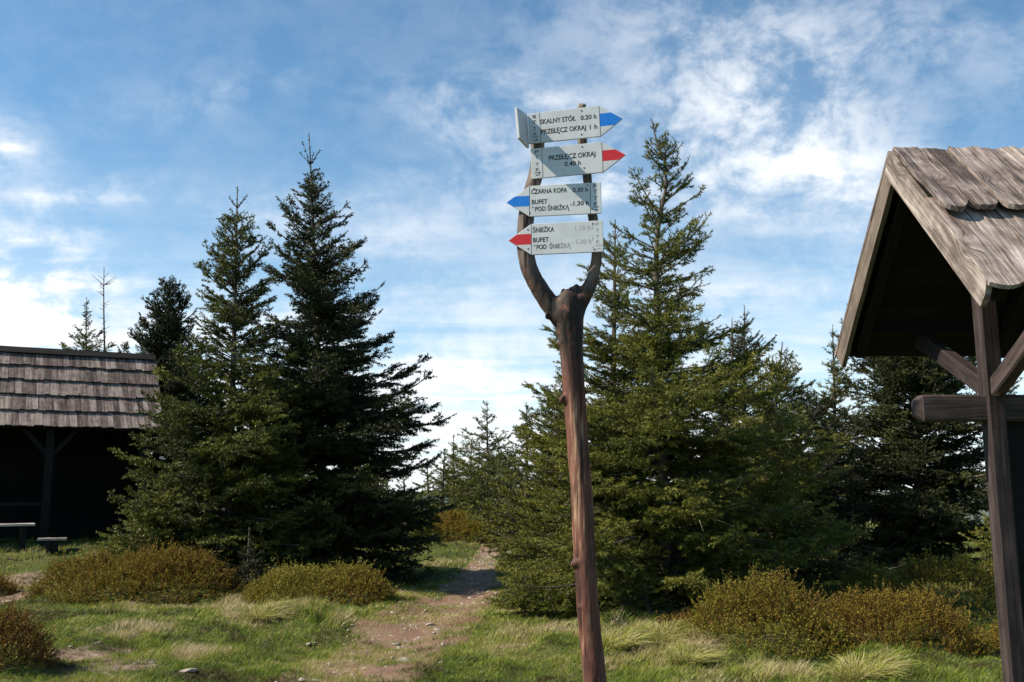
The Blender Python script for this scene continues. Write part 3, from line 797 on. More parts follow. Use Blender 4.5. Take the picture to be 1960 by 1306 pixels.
# tussocks that stand out as single plants
tl = [('big pale dry tussock in front of the wide bilberry mound', 1648, 1296, .30, .30), ('brown overhanging dry tussock with a dark hollow below', 505, 1196, .36, .26),
      ('pale tussock at the right foot of the signpost', 1180, 1250, .30, .22), ('low bleached tussock between the signpost and the pointed mound', 1275, 1243, .34, .20),
      ('little straw tussock at the shaded edge of the path', 757, 1146, .22, .20), ('green and straw tussock under the big crooked spruce', 1315, 1272, .24, .22)]
for k, (lab, a_, b_, r_, h_) in enumerate(tl):
    x0, y0 = groundpt(a_, b_); n = 2400
    th = rng.random(n) * 6.283; rr = np.sqrt(rng.random(n)) * r_ * .55
    x = x0 + np.cos(th) * rr; y = y0 + np.sin(th) * rr
    h_ *= .55; r_ *= .8; h = h_ * rng.uniform(.5, 1.15, n); dr = np.stack([np.cos(th) * rr / r_ * 1.5 + .45, np.sin(th) * rr / r_ * 1.5, np.ones(n)], -1) + rng.normal(0, .30, (n, 3))
    b0 = np.stack([x, y, ground(x, y) - .01], -1); sd = norm(np.cross(dr, rng.normal(0, 1, (n, 3)))) * .0019
    m1 = b0 + dr * (h * .5)[:, None]; m2 = m1 + dr * np.array([1.3, 1.3, .45]) * (h * .35)[:, None]; tip = m2 + dr * np.array([1.2, 1.2, -.25]) * (h * .3)[:, None]
    V = np.stack([b0 - sd, b0 + sd, m1 + sd, m1 - sd, m2 + sd * .8, m2 - sd * .8, tip], 1).reshape(-1, 3)
    i0 = (np.arange(n) * 7)[:, None]
    A = Acc(); org = np.array([x0, y0, g1(x0, y0)])
    A.add(V - org, [i0 + np.array([[0, 1, 2, 3]]), i0 + np.array([[3, 2, 4, 5]]), i0 + np.array([[5, 4, 6]])], tint=np.repeat(np.clip(.64 + rng.normal(0, .18, n), 0, 1), 7))
    o = A.build('grass_tussock', M_grass); o.location = tuple(org); tag(o, lab, 'tussock', 'dry grass tussocks')

# ------------------------------------------------------------------ stones
def stone_mesh(seed):
    rng_ = np.random.default_rng(seed)
    import bmesh
    bm = bmesh.new(); bmesh.ops.create_icosphere(bm, subdivisions=3, radius=1)
    sc_ = rng_.uniform(.7, 1.2, 3)
    pl = [norm(rng_.normal(0, 1, 3)) for _ in range(9)]; pd_ = rng_.uniform(.55, .85, 9)
    for v in bm.verts:
        c_ = np.array(v.co)
        for nn, dd in zip(pl, pd_):
            k = c_ @ nn - dd
            if k > 0: c_ = c_ - nn * k * .92
        c_ = c_ * sc_ * np.array([1, 1, .42])
        v.co = Vector(c_)
    me = bpy.data.meshes.new('stone'); bm.to_mesh(me); bm.free(); me.materials.append(M_rock); return me


SM = [stone_mesh(k) for k in range(5)]
ST = [(824, 1197, 16, 'biggest pale stone lying in the middle of the path'), (838, 1207, 9, 'small stone just below the biggest pale stone'), (787, 1198, 8, 'flat stone left of the biggest pale stone'),
      (748, 1213, 8, 'whitish stone on the left side of the stony path'), (758, 1236, 12, 'squarish stone in the grass strip of the path'), (706, 1252, 10, 'low stone at the left rim of the path'),
      (775, 1268, 20, 'long flat slab in the path nearest the camera'), (810, 1250, 8, 'small stone above the long flat slab'), (822, 1166, 9, 'thin stone in the tree shadow edge'),
      (915, 1118, 9, 'bright stone beyond the tree shadow'), (925, 1096, 7, 'small stone on the sunny path beyond the shadow'), (955, 1172, 10, 'flat stone at the right edge of the path near the sapling'),
      (918, 1054, 7, 'stone where the path bends'), (890, 1056, 6, 'pale stone on the bank by the far thicket'), (975, 1056, 9, 'stone at the far right end of the path'),
      (590, 1243, 12, 'rounded stone in grass left of the path'), (335, 1165, 10, 'white stone in the grass near the brown tussock'), (290, 1272, 15, 'pale slab near the bottom left bush'),
      (258, 1272, 8, 'small stone beside the pale slab'), (185, 1238, 12, 'stone in the bare patch by the corner bush'), (135, 1240, 9, 'white stone at the rim of the corner bush'),
      (360, 1301, 22, 'flat grey slab at the bottom of the meadow'), (75, 1110, 9, 'stone on the trodden strip before the shelter'), (38, 1132, 18, 'long stone by the small bilberry clump'),
      (18, 1155, 10, 'upright stone at the left of the trodden strip'), (640, 1290, 11, 'half buried stone between path and meadow'), (700, 1296, 9, 'grey stone in the lowest path strip'),
      (885, 1180, 7, 'little stone above the biggest pale stone'), (735, 1190, 7, 'little stone close to the straw tussock'), (460, 1285, 10, 'brown stone in the lower meadow'), (20, 1090, 9, 'stone beside the shaded shelter floor')]
for k, (a_, b_, wpx, lab) in enumerate(ST):
    x0, y0 = groundpt(a_, b_); s_ = wpx / 1906 * y0 * .66
    o = link('stone', SM[k % 5]); o.location = (x0, y0, g1(x0, y0) + s_ * .22); o.scale = (s_ * 1.15, s_, s_ * .9); o.rotation_euler = (rng.uniform(-.2, .2), rng.uniform(-.2, .2), rng.random() * 6.28)
    tag(o, lab, 'stone', 'stones on the path and in the grass')
# countless pebbles
A = Acc(); n = 1800; y = np.sqrt(rng.uniform(7 ** 2, 26 ** 2, n)); x = pathx(y) + rng.normal(0, .55, n) * pathw(y)
sz = .006 + .034 * rng.random(n) ** 4; oc = np.array([[1, 0, 0], [0, 1, 0], [-1, 0, 0], [0, -1, 0], [0, 0, .55], [0, 0, -.5]], float)
V = (np.stack([x, y, ground(x, y) + .012], -1)[:, None] + (oc[None] * rng.uniform(.6, 1.4, (n, 6, 1))) * sz[:, None, None]).reshape(-1, 3)
f_ = np.array([[0, 1, 4], [1, 2, 4], [2, 3, 4], [3, 0, 4], [1, 0, 5], [2, 1, 5], [3, 2, 5], [0, 3, 5]])
A.add(V, [(np.arange(n) * 6)[:, None, None].repeat(8, 1).reshape(-1, 1) * 1 + np.tile(f_, (n, 1))])
tag(A.build('gravel', M_rock), kind='stuff', label='small pale pebbles strewn over the path', cat='gravel')

# ------------------------------------------------------------------ timber boards
def board(A, O, U, Vd, L, wdt, th, seed, nx=2, ny=2, end=None, start=None, warp=0.0, cup=0.0, taper=None):
    """board from O, running along U (length L), across Vd (width), thickness along the normal; O is the middle of the start edge, top face at normal 0"""
    U = np.array(U, float); U /= np.linalg.norm(U); Vd = np.array(Vd, float); Vd -= U * (U @ Vd); Vd /= np.linalg.norm(Vd); N = np.cross(Vd, U) * -1
    rs = np.random.default_rng(int(seed * 1000) % 99991)
    a = np.linspace(-.5, .5, nx + 1); s = np.linspace(0, 1, ny + 1)
    Aa, Ss = np.meshgrid(a, s, indexing='ij')
    e = L - (end(Aa) if end else 0); st = (start(Aa) if start else 0) + 0 * Aa
    al = st + (e - st) * Ss; wf = wdt * (taper(Ss) if taper else 1)
    ac = Aa * wf
    up = cup * (4 * Aa ** 2) + warp * (fbm(al * 5 + seed * 31, Aa * 3 + seed * 7, int(seed * 10) % 50, 3) - .5)
    ac = ac + warp * .5 * (fbm(al * 4 + seed * 11, Aa * 0 + 3.3, int(seed * 13) % 50, 2) - .5)
    Ob = np.array(O, float)
    topv = Ob + al[..., None] * U + ac[..., None] * Vd + up[..., None] * N
    botv = Ob + al[..., None] * U + ac[..., None] * Vd + (up - th)[..., None] * N
    V = np.concatenate([topv.reshape(-1, 3), botv.reshape(-1, 3)])
    bc = np.stack([ac, al, np.full_like(ac, seed)], -1).reshape(-1, 3)
    bc2 = bc.copy(); bc2[:, 0] += th * .9 * np.sign(bc2[:, 0] + 1e-6)
    nn = (nx + 1) * (ny + 1)
    F = []
    for i in range(nx):
        for j in range(ny):
            q = i * (ny + 1) + j
            F.append([q, q + ny + 1, q + ny + 2, q + 1]); F.append([nn + q, nn + q + 1, nn + q + ny + 2, nn + q + ny + 1])
    for j in range(ny):
        F.append([j, j + 1, nn + j + 1, nn + j]); q = nx * (ny + 1) + j; F.append([q + 1, q, nn + q, nn + q + 1])
    for i in range(nx):
        q = i * (ny + 1); F.append([q + ny + 1, q, nn + q, nn + q + ny + 1]); r = q + ny; F.append([r, r + ny + 1, nn + r + ny + 1, nn + r])
    A.add(V, [np.array(F)], bc=np.concatenate([bc, bc2]))


def beam(A, p0, p1, wv, wdt, th, seed, bev=.006):
    """square timber centred on p0-p1; wv: direction of its width; edges slightly chamfered"""
    p0 = np.array(p0, float); p1 = np.array(p1, float); U = p1 - p0; L = np.linalg.norm(U); U /= L
    Vd = np.array(wv, float); Vd -= U * (U @ Vd); Vd /= np.linalg.norm(Vd); N = np.cross(U, Vd)
    hw, ht = wdt / 2, th / 2
    prof_ = [(-hw + bev, -ht), (hw - bev, -ht), (hw, -ht + bev), (hw, ht - bev), (hw - bev, ht), (-hw + bev, ht), (-hw, ht - bev), (-hw, -ht + bev)]
    per = 0; us = []
    for k in range(8):
        us.append(per); q = prof_[(k + 1) % 8]; per += math.hypot(q[0] - prof_[k][0], q[1] - prof_[k][1])
    ny = max(2, int(L / .12)); V = []; bc = []
    for j in range(ny + 1):
        s = j / ny * L
        k_ = 1.0
        for (a_, b_), u_ in zip(prof_, us):
            V.append(p0 + U * s + Vd * a_ * k_ + N * b_ * k_); bc.append((u_, s, seed))
    V += [p0, p1]; bc += [(0, 0, seed), (0, L, seed)]
    F = [[j * 8 + k, j * 8 + (k + 1) % 8, (j + 1) * 8 + (k + 1) % 8, (j + 1) * 8 + k] for j in range(ny) for k in range(8)]
    n = (ny + 1) * 8
    T = [[n, (k + 1) % 8, k] for k in range(8)] + [[n + 1, ny * 8 + k, ny * 8 + (k + 1) % 8] for k in range(8)]
    A.add(V, [np.array(F), np.array(T)], bc=np.array(bc))


# ------------------------------------------------------------------ near notice shelter on the right
rs = np.random.default_rng(4)
X0 = 2.0; X1 = 4.3
RY, RZ = 5.085, 3.345            # ridge
NY, NZ = 4.09, 2.43              # near eave
FY, FZ = 6.10, 2.40              # far eave
sh = empty('notice_shelter', (2.47, RY, g1(2.47, RY))); tag(sh, 'dark timber notice shelter with a steep bleached board roof, standing close on the right', 'shelter')
org = np.array(sh.location)
un = np.array([0, NY - RY, NZ - RZ]); Ln = np.linalg.norm(un); un /= Ln
uf = np.array([0, FY - RY, FZ - RZ]); Lf = np.linalg.norm(uf); uf /= Lf
nn_ = np.cross(un, [1, 0, 0]); nn_ = nn_ * np.sign(nn_[2]); nf_ = np.cross(uf, [1, 0, 0]); nf_ = nf_ * np.sign(nf_[2])
ridge = np.array([0, RY, RZ])


def off(x, n_, d_): return ridge + np.array([x, 0, 0]) + n_ * d_ - org


near = Acc(); x = X0 + .0; k = 0
rnd = lambda r_, p_=2.4: (lambda a: r_ * (np.abs(a) * 2) ** p_)
while x < X1:      # lower course
    wd_ = rs.uniform(.09, .15); g_ = rs.uniform(.0, .02)
    board(near, off(x + wd_ / 2, nn_, .004 + rs.uniform(0, .006)) + un * (Ln * .40), un, (1, 0, 0), Ln * .62 + rs.uniform(-.02, .03), wd_ - .009, .020, 1.3 + k * .77, 6, 16, end=rnd(rs.uniform(.012, .035), 2.0), warp=.012, cup=rs.uniform(-.004, .006)); x += wd_; k += 1
x = X0 + .006
while x < X1:      # upper course
    wd_ = rs.uniform(.12, .17)
    board(near, off(x + wd_ / 2, nn_, .030 + rs.uniform(0, .009)) + un * .012, un + nn_ * .05, (1, 0, 0), Ln * (.53) + rs.uniform(-.04, .04), wd_ - .009, .026, 2.1 + k * .77, 8, 16, end=rnd(rs.uniform(.045, .085), 3.4), warp=.022, cup=rs.uniform(-.008, .012)); x += wd_; k += 1
near.build('near_roof_slope', M_shingle, sh)
farr = Acc(); x = X0
while x < X1:
    wd_ = rs.uniform(.14, .19)
    board(farr, off(x + wd_ / 2, nf_, .005 + rs.uniform(0, .004)), uf, (1, 0, 0), Lf + .02, wd_ - .004, .020, 5.1 + k * .77, 3, 10, warp=.01); x += wd_; k += 1
farr.build('far_roof_slope', M_shingle, sh)
und = Acc(); k = 0           # plank underside
for (u_, n_, L_) in ((un, nn_, Ln), (uf, nf_, Lf)):
    s_ = .0
    while s_ < L_ - .02:
        w2 = min(.14, L_ - .02 - s_)
        board(und, off(X0 + .028, n_, -.022) + u_ * (s_ + w2 / 2), (1, 0, 0), u_, X1 - X0 - .03, w2 - .003, .018, 3.3 + k, 1, 2); s_ += .14; k += 1
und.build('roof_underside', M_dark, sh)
bw = .125
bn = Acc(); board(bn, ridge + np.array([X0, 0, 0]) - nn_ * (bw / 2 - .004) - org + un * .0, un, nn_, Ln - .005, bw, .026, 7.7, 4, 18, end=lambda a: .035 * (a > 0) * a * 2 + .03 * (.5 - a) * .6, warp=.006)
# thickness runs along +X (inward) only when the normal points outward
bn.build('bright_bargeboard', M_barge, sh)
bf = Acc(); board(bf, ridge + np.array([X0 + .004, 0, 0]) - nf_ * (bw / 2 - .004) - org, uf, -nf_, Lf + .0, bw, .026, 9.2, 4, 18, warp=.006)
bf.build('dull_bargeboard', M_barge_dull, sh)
PX, PW = 2.466, .094
po = Acc(); beam(po, np.array([PX + .022, RY, g1(PX, RY) - .1]) - org, np.array([PX - .026, RY, RZ - .16]) - org, (1, 0, 0), PW, PW, 11.1, .012); po.build('post', M_beam, sh)
po = Acc(); beam(po, np.array([PX + 1.35, RY, g1(PX, RY) - .1]) - org, np.array([PX + 1.35, RY, RZ - .16]) - org, (1, 0, 0), PW, PW, 12.4, .012); po.build('post', M_beam, sh)
rb = Acc(); beam(rb, np.array([X0 + .06, RY, RZ - .10]) - org, np.array([X1 - .06, RY, RZ - .10]) - org, (0, 1, 0), .09, .11, 13.1); rb.build('ridge_beam', M_dark, sh)
# long beam with an eight sided chamfered end, sitting 3 mm behind the post face
zb = float(P(1895, 782, RY).z)
lb = Acc(); xb0 = rd(1750, 782)[0] * RY
beam(lb, np.array([xb0 + .035, RY + .003, zb]) - org, np.array([PX + 1.75, RY + .003, zb]) - org, (0, 1, 0), .076, .135, 14.7, .010)
hw, ht = .038, .0675; c_ = .030
ring = lambda x_, a_, b_, cc: [np.array([x_, RY + .012 + p_, zb + q_]) - org for p_, q_ in ((-a_ + cc, -b_), (a_ - cc, -b_), (a_, -b_ + cc), (a_, b_ - cc), (a_ - cc, b_), (-a_ + cc, b_), (-a_, b_ - cc), (-a_, -b_ + cc))]
V = ring(xb0 + .035, hw, ht, .010) + ring(xb0, hw - .018, ht - .026, .010); bcx = [(i_ * .03, 0, 14.7) for i_ in range(8)] + [(i_ * .03, .04, 14.7) for i_ in range(8)]
lb.add(V, [np.array([[i_, (i_ + 1) % 8, 8 + (i_ + 1) % 8, 8 + i_] for i_ in range(8)]), np.array([[8, 9, 10, 11], [8, 11, 12, 15], [15, 12, 13, 14]])], bc=np.array(bcx))
lb.build('long_beam', M_beam, sh)
for s_, sd_, ye, ze in ((1, 15.2, 5.93, 2.47), (-1, 16.9, 4.27, 2.49)):     # struts from the post out to both eaves
    br = Acc(); pA = np.array([PX, RY + s_ * .035, zb + .10]); pB = np.array([PX, ye, ze])
    beam(br, pA - org, pB - org, (1, 0, 0), .07, .095, sd_, .008); br.build('brace', M_beam, sh)
for ye, ze in ((5.90, 2.53), (4.30, 2.55)):
    br = Acc(); beam(br, np.array([X0 + .12, ye, ze]) - org, np.array([X1 - .1, ye, ze]) - org, (0, 1, 0), .07, .07, ye); br.build('purlin', M_dark, sh)
# tie rafters under the roof carry the eaves
for sx in (X0 + .10, X0 + .95, X1 - .15):
    for (u_, n_, L_) in ((un, nn_, Ln), (uf, nf_, Lf)):
        ra = Acc(); p_ = ridge + np.array([sx, 0, 0]) - n_ * .085; beam(ra, p_ + u_ * .05 - org, p_ + u_ * (L_ - .08) - org, (1, 0, 0), .06, .085, sx + L_ * 3); ra.build('rafter', M_dark, sh)
# notice panel between the posts
pn = Acc()
for k in range(8):
    z0 = .62 + k * .165
    board(pn, np.array([PX + PW / 2 + .002, RY + .055 + .003 * (k % 2), z0 + .08]) - org, (1, 0, 0), (0, 0, 1), 1.35 - PW - .004, .175, .03, 20 + k * 1.7, 1, 4)
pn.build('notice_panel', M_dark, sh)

# ------------------------------------------------------------------ picnic shelter on the left
az = math.radians(62); RD = np.array([math.sin(az), math.cos(az), 0.0]); FN = np.array([RD[1], -RD[0], 0.0])
R_end = np.array(P(294, 686, 24.0)); e_ = P(336, 823, 22.4)
half, drop = 1.85, float(R_end[2] - e_.z)
ps = empty('picnic_shelter', (float(R_end[0] - RD[0] * 3), float(R_end[1] - RD[1] * 3), g1(R_end[0] - 2.6, R_end[1] - 1.4))); tag(ps, 'old open-fronted log shelter with a grey shingle roof and a black interior', 'shelter')
org = np.array(ps.location)
us = FN * half + np.array([0, 0, -drop]); Ls = np.linalg.norm(us); us /= Ls; ns_ = np.cross(RD, us); ns_ = ns_ * np.sign(ns_[2])
ub = -FN * half + np.array([0, 0, -drop]); ub /= Ls; nb_ = np.cross(RD, ub); nb_ = nb_ * np.sign(nb_[2])
LEN = 7.0; A = Acc(); k = 0; rs = np.random.default_rng(9)
for c_i in range(5):
    s0 = Ls * c_i / 5; s_ = -.02
    while s_ < LEN:
        w2 = rs.uniform(.10, .17); lift = .030 + rs.uniform(0, .012)
        O = R_end - RD * (s_ + w2 / 2) + us * (s0 - .04) + ns_ * (-.006 + .002 * c_i) - org
        board(A, O, us + ns_ * .095, RD, Ls / 5 + .075 + rs.uniform(-.03, .02), w2 - .004, .022, 40 + k * .61, 2, 3, end=rnd(rs.uniform(.0, .008)), warp=.014, cup=rs.uniform(-.003, .003)); s_ += w2; k += 1
A.build('front_roof_slope', M_shingle_far, ps)
A = Acc(); board(A, R_end - RD * LEN / 2 - org + ub * 0, ub, RD, Ls, LEN, .03, 90.1, 12, 6, warp=.01); A.build('rear_roof_slope', M_shingle_far, ps)
A = Acc()
board(A, R_end - RD * (-.03) + ns_ * .075 + us * .06 - org, -RD, us, LEN + .03, .17, .024, 91.2, 2, 12, warp=.01)
board(A, R_end - RD * (-.03) + nb_ * .080 + ub * .05 - org, -RD, ub, LEN + .03, .17, .024, 92.2, 2, 12, warp=.01); A.build('ridge_capping', M_dark, ps)
A = Acc(); board(A, R_end + RD * .018 + ns_ * -.045 - org, us, ns_, Ls - .02, .15, .024, 93.3, 1, 6); board(A, R_end + RD * .018 + nb_ * -.045 - org, ub, nb_, Ls - .02, .15, .024, 94.3, 1, 6); A.build('bargeboard', M_barge_dull, ps)
# ceiling under the shingles, wall behind, added end walls to keep sun out, floor in shade
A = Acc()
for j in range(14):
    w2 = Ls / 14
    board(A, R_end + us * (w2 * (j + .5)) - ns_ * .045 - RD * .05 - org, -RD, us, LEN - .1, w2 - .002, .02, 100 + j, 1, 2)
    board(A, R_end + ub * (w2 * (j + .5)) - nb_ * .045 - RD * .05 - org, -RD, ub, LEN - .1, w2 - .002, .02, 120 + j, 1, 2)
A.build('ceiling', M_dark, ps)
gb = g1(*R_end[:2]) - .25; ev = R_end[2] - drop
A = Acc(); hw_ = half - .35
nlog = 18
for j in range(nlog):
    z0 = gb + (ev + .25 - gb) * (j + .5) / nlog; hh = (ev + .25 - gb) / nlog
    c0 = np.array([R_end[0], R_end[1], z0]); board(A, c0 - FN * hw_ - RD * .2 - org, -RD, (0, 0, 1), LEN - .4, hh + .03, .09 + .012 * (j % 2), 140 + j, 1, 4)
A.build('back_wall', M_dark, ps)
for sgn, nm in ((.25, 'sun_block_wall'), (LEN - .25, 'sun_block_wall')):  # both ends closed by added walls so no sun reaches the interior
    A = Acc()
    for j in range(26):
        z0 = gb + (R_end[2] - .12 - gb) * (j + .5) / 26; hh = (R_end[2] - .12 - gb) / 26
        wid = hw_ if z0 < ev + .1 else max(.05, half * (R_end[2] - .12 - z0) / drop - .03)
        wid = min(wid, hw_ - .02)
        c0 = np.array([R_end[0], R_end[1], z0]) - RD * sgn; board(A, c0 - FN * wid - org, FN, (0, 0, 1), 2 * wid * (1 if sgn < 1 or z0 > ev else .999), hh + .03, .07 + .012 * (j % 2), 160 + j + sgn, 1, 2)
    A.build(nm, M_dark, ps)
A0 = R_end + FN * (half - .30)
for q_ in (.35, 2.25, 4.2, LEN - .35):
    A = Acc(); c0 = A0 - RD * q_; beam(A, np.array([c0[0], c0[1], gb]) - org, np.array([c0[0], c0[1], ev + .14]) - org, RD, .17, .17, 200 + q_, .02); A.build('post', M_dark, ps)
    if q_ not in (.35,):
        for s_ in (-1, 1):
            A = Acc(); beam(A, np.array([c0[0], c0[1], ev - .55]) - org + RD * s_ * .08, np.array([c0[0], c0[1], ev + .0]) - org + RD * s_ * .55, FN, .09, .10, 210 + q_ + s_); A.build('brace', M_dark, ps)
A = Acc(); beam(A, np.array([*A0[:2], ev + .14]) + RD * .0 - org, np.array([*A0[:2], ev + .14]) - RD * LEN - org, FN, .15, .16, 230); A.build('eaves_beam', M_dark, ps)
A = Acc(); beam(A, np.array([*A0[:2], gb + 1.12]) - RD * 2.3 - org, np.array([*A0[:2], gb + 1.12]) - RD * (LEN - .4) - org, FN, .06, .08, 233); A.build('rail', M_dark, ps)


def bench(px, py, Y, L, label, ang, slats, h):
    o = empty('bench', (0, 0, 0)); c0 = P(px, py, Y); gz0 = g1(c0.x, c0.y); o.location = (c0.x, c0.y, gz0); h = c0.z - gz0
    U = np.array([math.cos(ang), math.sin(ang), 0]); W = np.array([-U[1], U[0], 0])
    A = Acc()
    for k in range(slats): board(A, -U * L / 2 + W * (k - (slats - 1) / 2) * .17 + np.array([0, 0, h]), U, W, L, .15, .04, 300 + k * 2.2 + px * .01, 2, 6, warp=.01)
    A.build('seat', M_bench, o)
    for s_ in (-1, 1):
        A = Acc(); q = U * s_ * (L / 2 - .2); beam(A, q + np.array([0, 0, -.03]), q + np.array([0, 0, h - .05]), W, .28, .12, 310 + s_, .02); A.build('leg', M_dark, o)
    tag(o, label, 'bench', 'rough benches at the shelter'); return o


bench(12, 1003, 19.8, 1.0, 'sunlit grey bench at the mouth of the dark shelter, touching the frame edge', math.radians(28), 3, .4)
bench(100, 1030, 19.4, .5, 'short low bench with two bright slat ends before the dark shelter', math.radians(20), 2, .25)

# ------------------------------------------------------------------ forked signpost
m, t, b = mat_new('peeled_reddish_wood'); M_post = m
co = t.n('ShaderNodeTexCoord').outputs['Object']
x, y, z = t.sep(co)
st = t.vm('MULTIPLY', co, (1, 1, .05)); n1 = t.noise(st, 55, 6, .6); n2 = t.noise(t.vm('MULTIPLY', co, (1, 1, .16)), 13, 5, .62); n3 = t.noise(co, 20, 5, .65); n4 = t.noise(t.vm('MULTIPLY', co, (1, 1, .30)), 9, 4, .6)
f = t.m('ADD', t.m('MULTIPLY', n1, .45), t.m('MULTIPLY', n2, .55))
c = t.ramp(f, [(.36, (.028, .011, .008)), (.46, (.105, .036, .024)), (.55, (.155, .064, .040)), (.63, (.38, .235, .15))])
grey = t.ramp(f, [(.32, (.045, .034, .028)), (.5, (.145, .11, .088)), (.68, (.40, .33, .26))])
c = t.mix(t.mapr(t.m('ADD', z, t.m('MULTIPLY', n3, .7)), 2.75, 3.25), c, grey)
dk = t.m('MULTIPLY', t.mapr(n4, .50, .62), .6); c = t.mix(dk, c, (.04, .018, .013)); crk = t.noise(t.vm('MULTIPLY', co, (1, 1, .03)), 38, 3, .5, .4); c = t.mix(t.m('MULTIPLY', t.ramp(crk, [(.33, 1.0), (.37, 0.0)]), .85), c, (.012, .007, .005))
fk = t.mapr(t.m('ABSOLUTE', t.m('SUBTRACT', z, 2.47)), .10, .27, .92, 0); fk = t.m('MULTIPLY', fk, t.mapr(n3, .30, .50)); c = t.mix(fk, c, (.022, .016, .012))
t.L.new(c, b.inputs['Base Color']); b.inputs['Roughness'].default_value = .72; b.inputs['Specular IOR Level'].default_value = .3
bp = t.n('ShaderNodeBump'); bp.inputs['Strength'].default_value = .7; bp.inputs['Distance'].default_value = .006
t.L.new(t.m('ADD', t.m('ADD', f, t.m('MULTIPLY', n3, .5)), t.mapr(crk, .30, .38, -.8, 0)), bp.inputs['Height']); t.L.new(bp.outputs[0], b.inputs['Normal'])

YP = 5.0
gp = g1(.40, YP)


def pp(px, py, wpx, Y=YP, dY=0):
    q = P(px, py, Y + dY); return np.array(q), wpx / 2 / 1906 * Y * .985


def chain(lst, sub=6):
    pts = np.array([pp(*q)[0] for q in lst]); rr = np.array([pp(*q)[1] for q in lst])
    tt = np.arange(len(lst)); ts = np.linspace(0, len(lst) - 1, (len(lst) - 1) * sub + 1)
    # Catmull-Rom
    def cr(a):
        out = []
        for u in ts:
            i = min(int(u), len(lst) - 2); f = u - i; p0 = a[max(i - 1, 0)]; p1 = a[i]; p2 = a[i + 1]; p3 = a[min(i + 2, len(lst) - 1)]
            out.append(.5 * (2 * p1 + (p2 - p0) * f + (2 * p0 - 5 * p1 + 4 * p2 - p3) * f * f + (3 * p1 - p0 - 3 * p2 + p3) * f ** 3))
        return np.array(out)
    return cr(pts), cr(rr[:, None])[:, 0]


post = empty('signpost', (0.42, YP, gp)); tag(post, 'forked reddish brown tree-trunk post carrying the trail arrows', 'signpost')
org = np.array(post.location)
trunk = [(1156, 1480, 48), (1148, 1400, 46), (1139, 1306, 44), (1128, 1200, 43), (1121, 1090, 42.5), (1115, 980, 42), (1106, 850, 41), (1098, 740, 43), (1094, 680, 46), (1090, 630, 54), (1087, 598, 62), (1090, 572, 48), (1092, 560, 30)]
la = [(1084, 620, 44), (1066, 598, 42), (1045, 572, 37), (1026, 542, 35), (1012, 512, 34), (1006, 480, 34), (1005, 440, 33), (1009, 400, 32), (1018, 360, 31), (1025, 335, 30), (1029, 300, 29), (1029, 262, 28), (1029, 232, 27)]
ra = [(1096, 615, 40), (1106, 588, 34), (1122, 560, 29), (1135, 530, 24), (1142, 495, 21), (1141, 460, 20), (1136, 425, 20.5), (1129, 380, 20), (1124, 342, 20), (1118, 300, 19), (1114, 262, 18.5), (1113, 225, 18.5), (1114, 199, 17.5)]
stub = [(1080, 600, 40), (1086, 570, 30), (1088, 556, 22)]
stub2 = [(1094, 600, 40), (1098, 570, 26), (1103, 550, 12), (1104, 543, 5)]
import bmesh
bm_parts = Acc()
for ch in (trunk, la, ra, stub, stub2, [(1080, 580, 20), (1079, 560, 14), (1080, 553, 7)], [(1092, 575, 20), (1093, 556, 13), (1094, 549, 7)]):
    pts, rr = chain(ch); V, Fs = tube(pts - org, np.maximum(rr, .004), 20); bm_parts.add(V, Fs)
for (kx, ky, kr) in ((1078, 762, 8), (1103, 1078, 9), (1112, 1162, 7), (1074, 656, 6), (1120, 900, 5), (1047, 604, 4)):     # knots and branch stubs
    p_ = np.array(P(kx, ky, YP - .035)) - org; r_ = kr / 1906 * YP
    V, Fs = tube([p_ + [0, .03, -.01], p_ + [0, .01, 0], p_ + [-.004, -.006, .006]], [r_ * 1.2, r_, r_ * .5], 10); bm_parts.add(V, Fs)
po = bm_parts.build('trunk_tmp', M_post, None, True)
rm = po.modifiers.new('r', 'REMESH'); rm.mode = 'VOXEL'; rm.voxel_size = .0075; rm.use_smooth_shade = True
sm = po.modifiers.new('s', 'SMOOTH'); sm.iterations = 5; sm.factor = .6
dg = bpy.context.evaluated_depsgraph_get(); me = bpy.data.meshes.new_from_object(po.evaluated_get(dg))
bpy.data.objects.remove(po)
n = len(me.vertices); co_ = np.empty(n * 3, np.float32); me.vertices.foreach_get('co', co_); co_ = co_.reshape(-1, 3)
no_ = np.empty(n * 3, np.float32); me.vertex_normals.foreach_get('vector', no_); no_ = no_.reshape(-1, 3)
ang = np.arctan2(no_[:, 1], no_[:, 0])
dsp = (fbm(ang * 2.2 + 7, co_[:, 2] * 2.5, 61, 3) - .5) * .010 + (fbm(co_[:, 0] * 60 + co_[:, 1] * 40, co_[:, 2] * 9, 62, 3) - .5) * .006
co_ = co_ + no_ * dsp[:, None]
me.vertices.foreach_set('co', co_.astype(np.float32).ravel()); me.update()
me.materials.clear(); link('trunk', me, M_post, post)

# ------------------------------------------------------------------ trail arrows
PSI = math.radians(11)
SN = np.array([-math.sin(PSI), -math.cos(PSI), 0.0]); SP0 = np.array(P(1080, 400, YP - .088))


def onplane(px, py, off_=0.0):
    a, b_ = rd(px, py); dd = np.array([a, 1, b_]); c0 = np.array([0, 0, EYE])
    t_ = (SN @ (SP0 + SN * off_ - c0)) / (SN @ dd); return c0 + dd * t_


def poly_prism(A, pts2, z0, z1):
    n = len(pts2); V = [(p[0], p[1], z1) for p in pts2] + [(p[0], p[1], z0) for p in pts2]
    A.F.setdefault(n, []).append(np.array([list(range(n))]) + A.n)
    A.F.setdefault(n, []).append(np.array([list(range(2 * n - 1, n - 1, -1))]) + A.n)
    A.F.setdefault(4, []).append(np.array([[n + i, n + (i + 1) % n, (i + 1) % n, i] for i in range(n)]) + A.n)
    A.V.append(np.array(V, float)); A.n += 2 * n


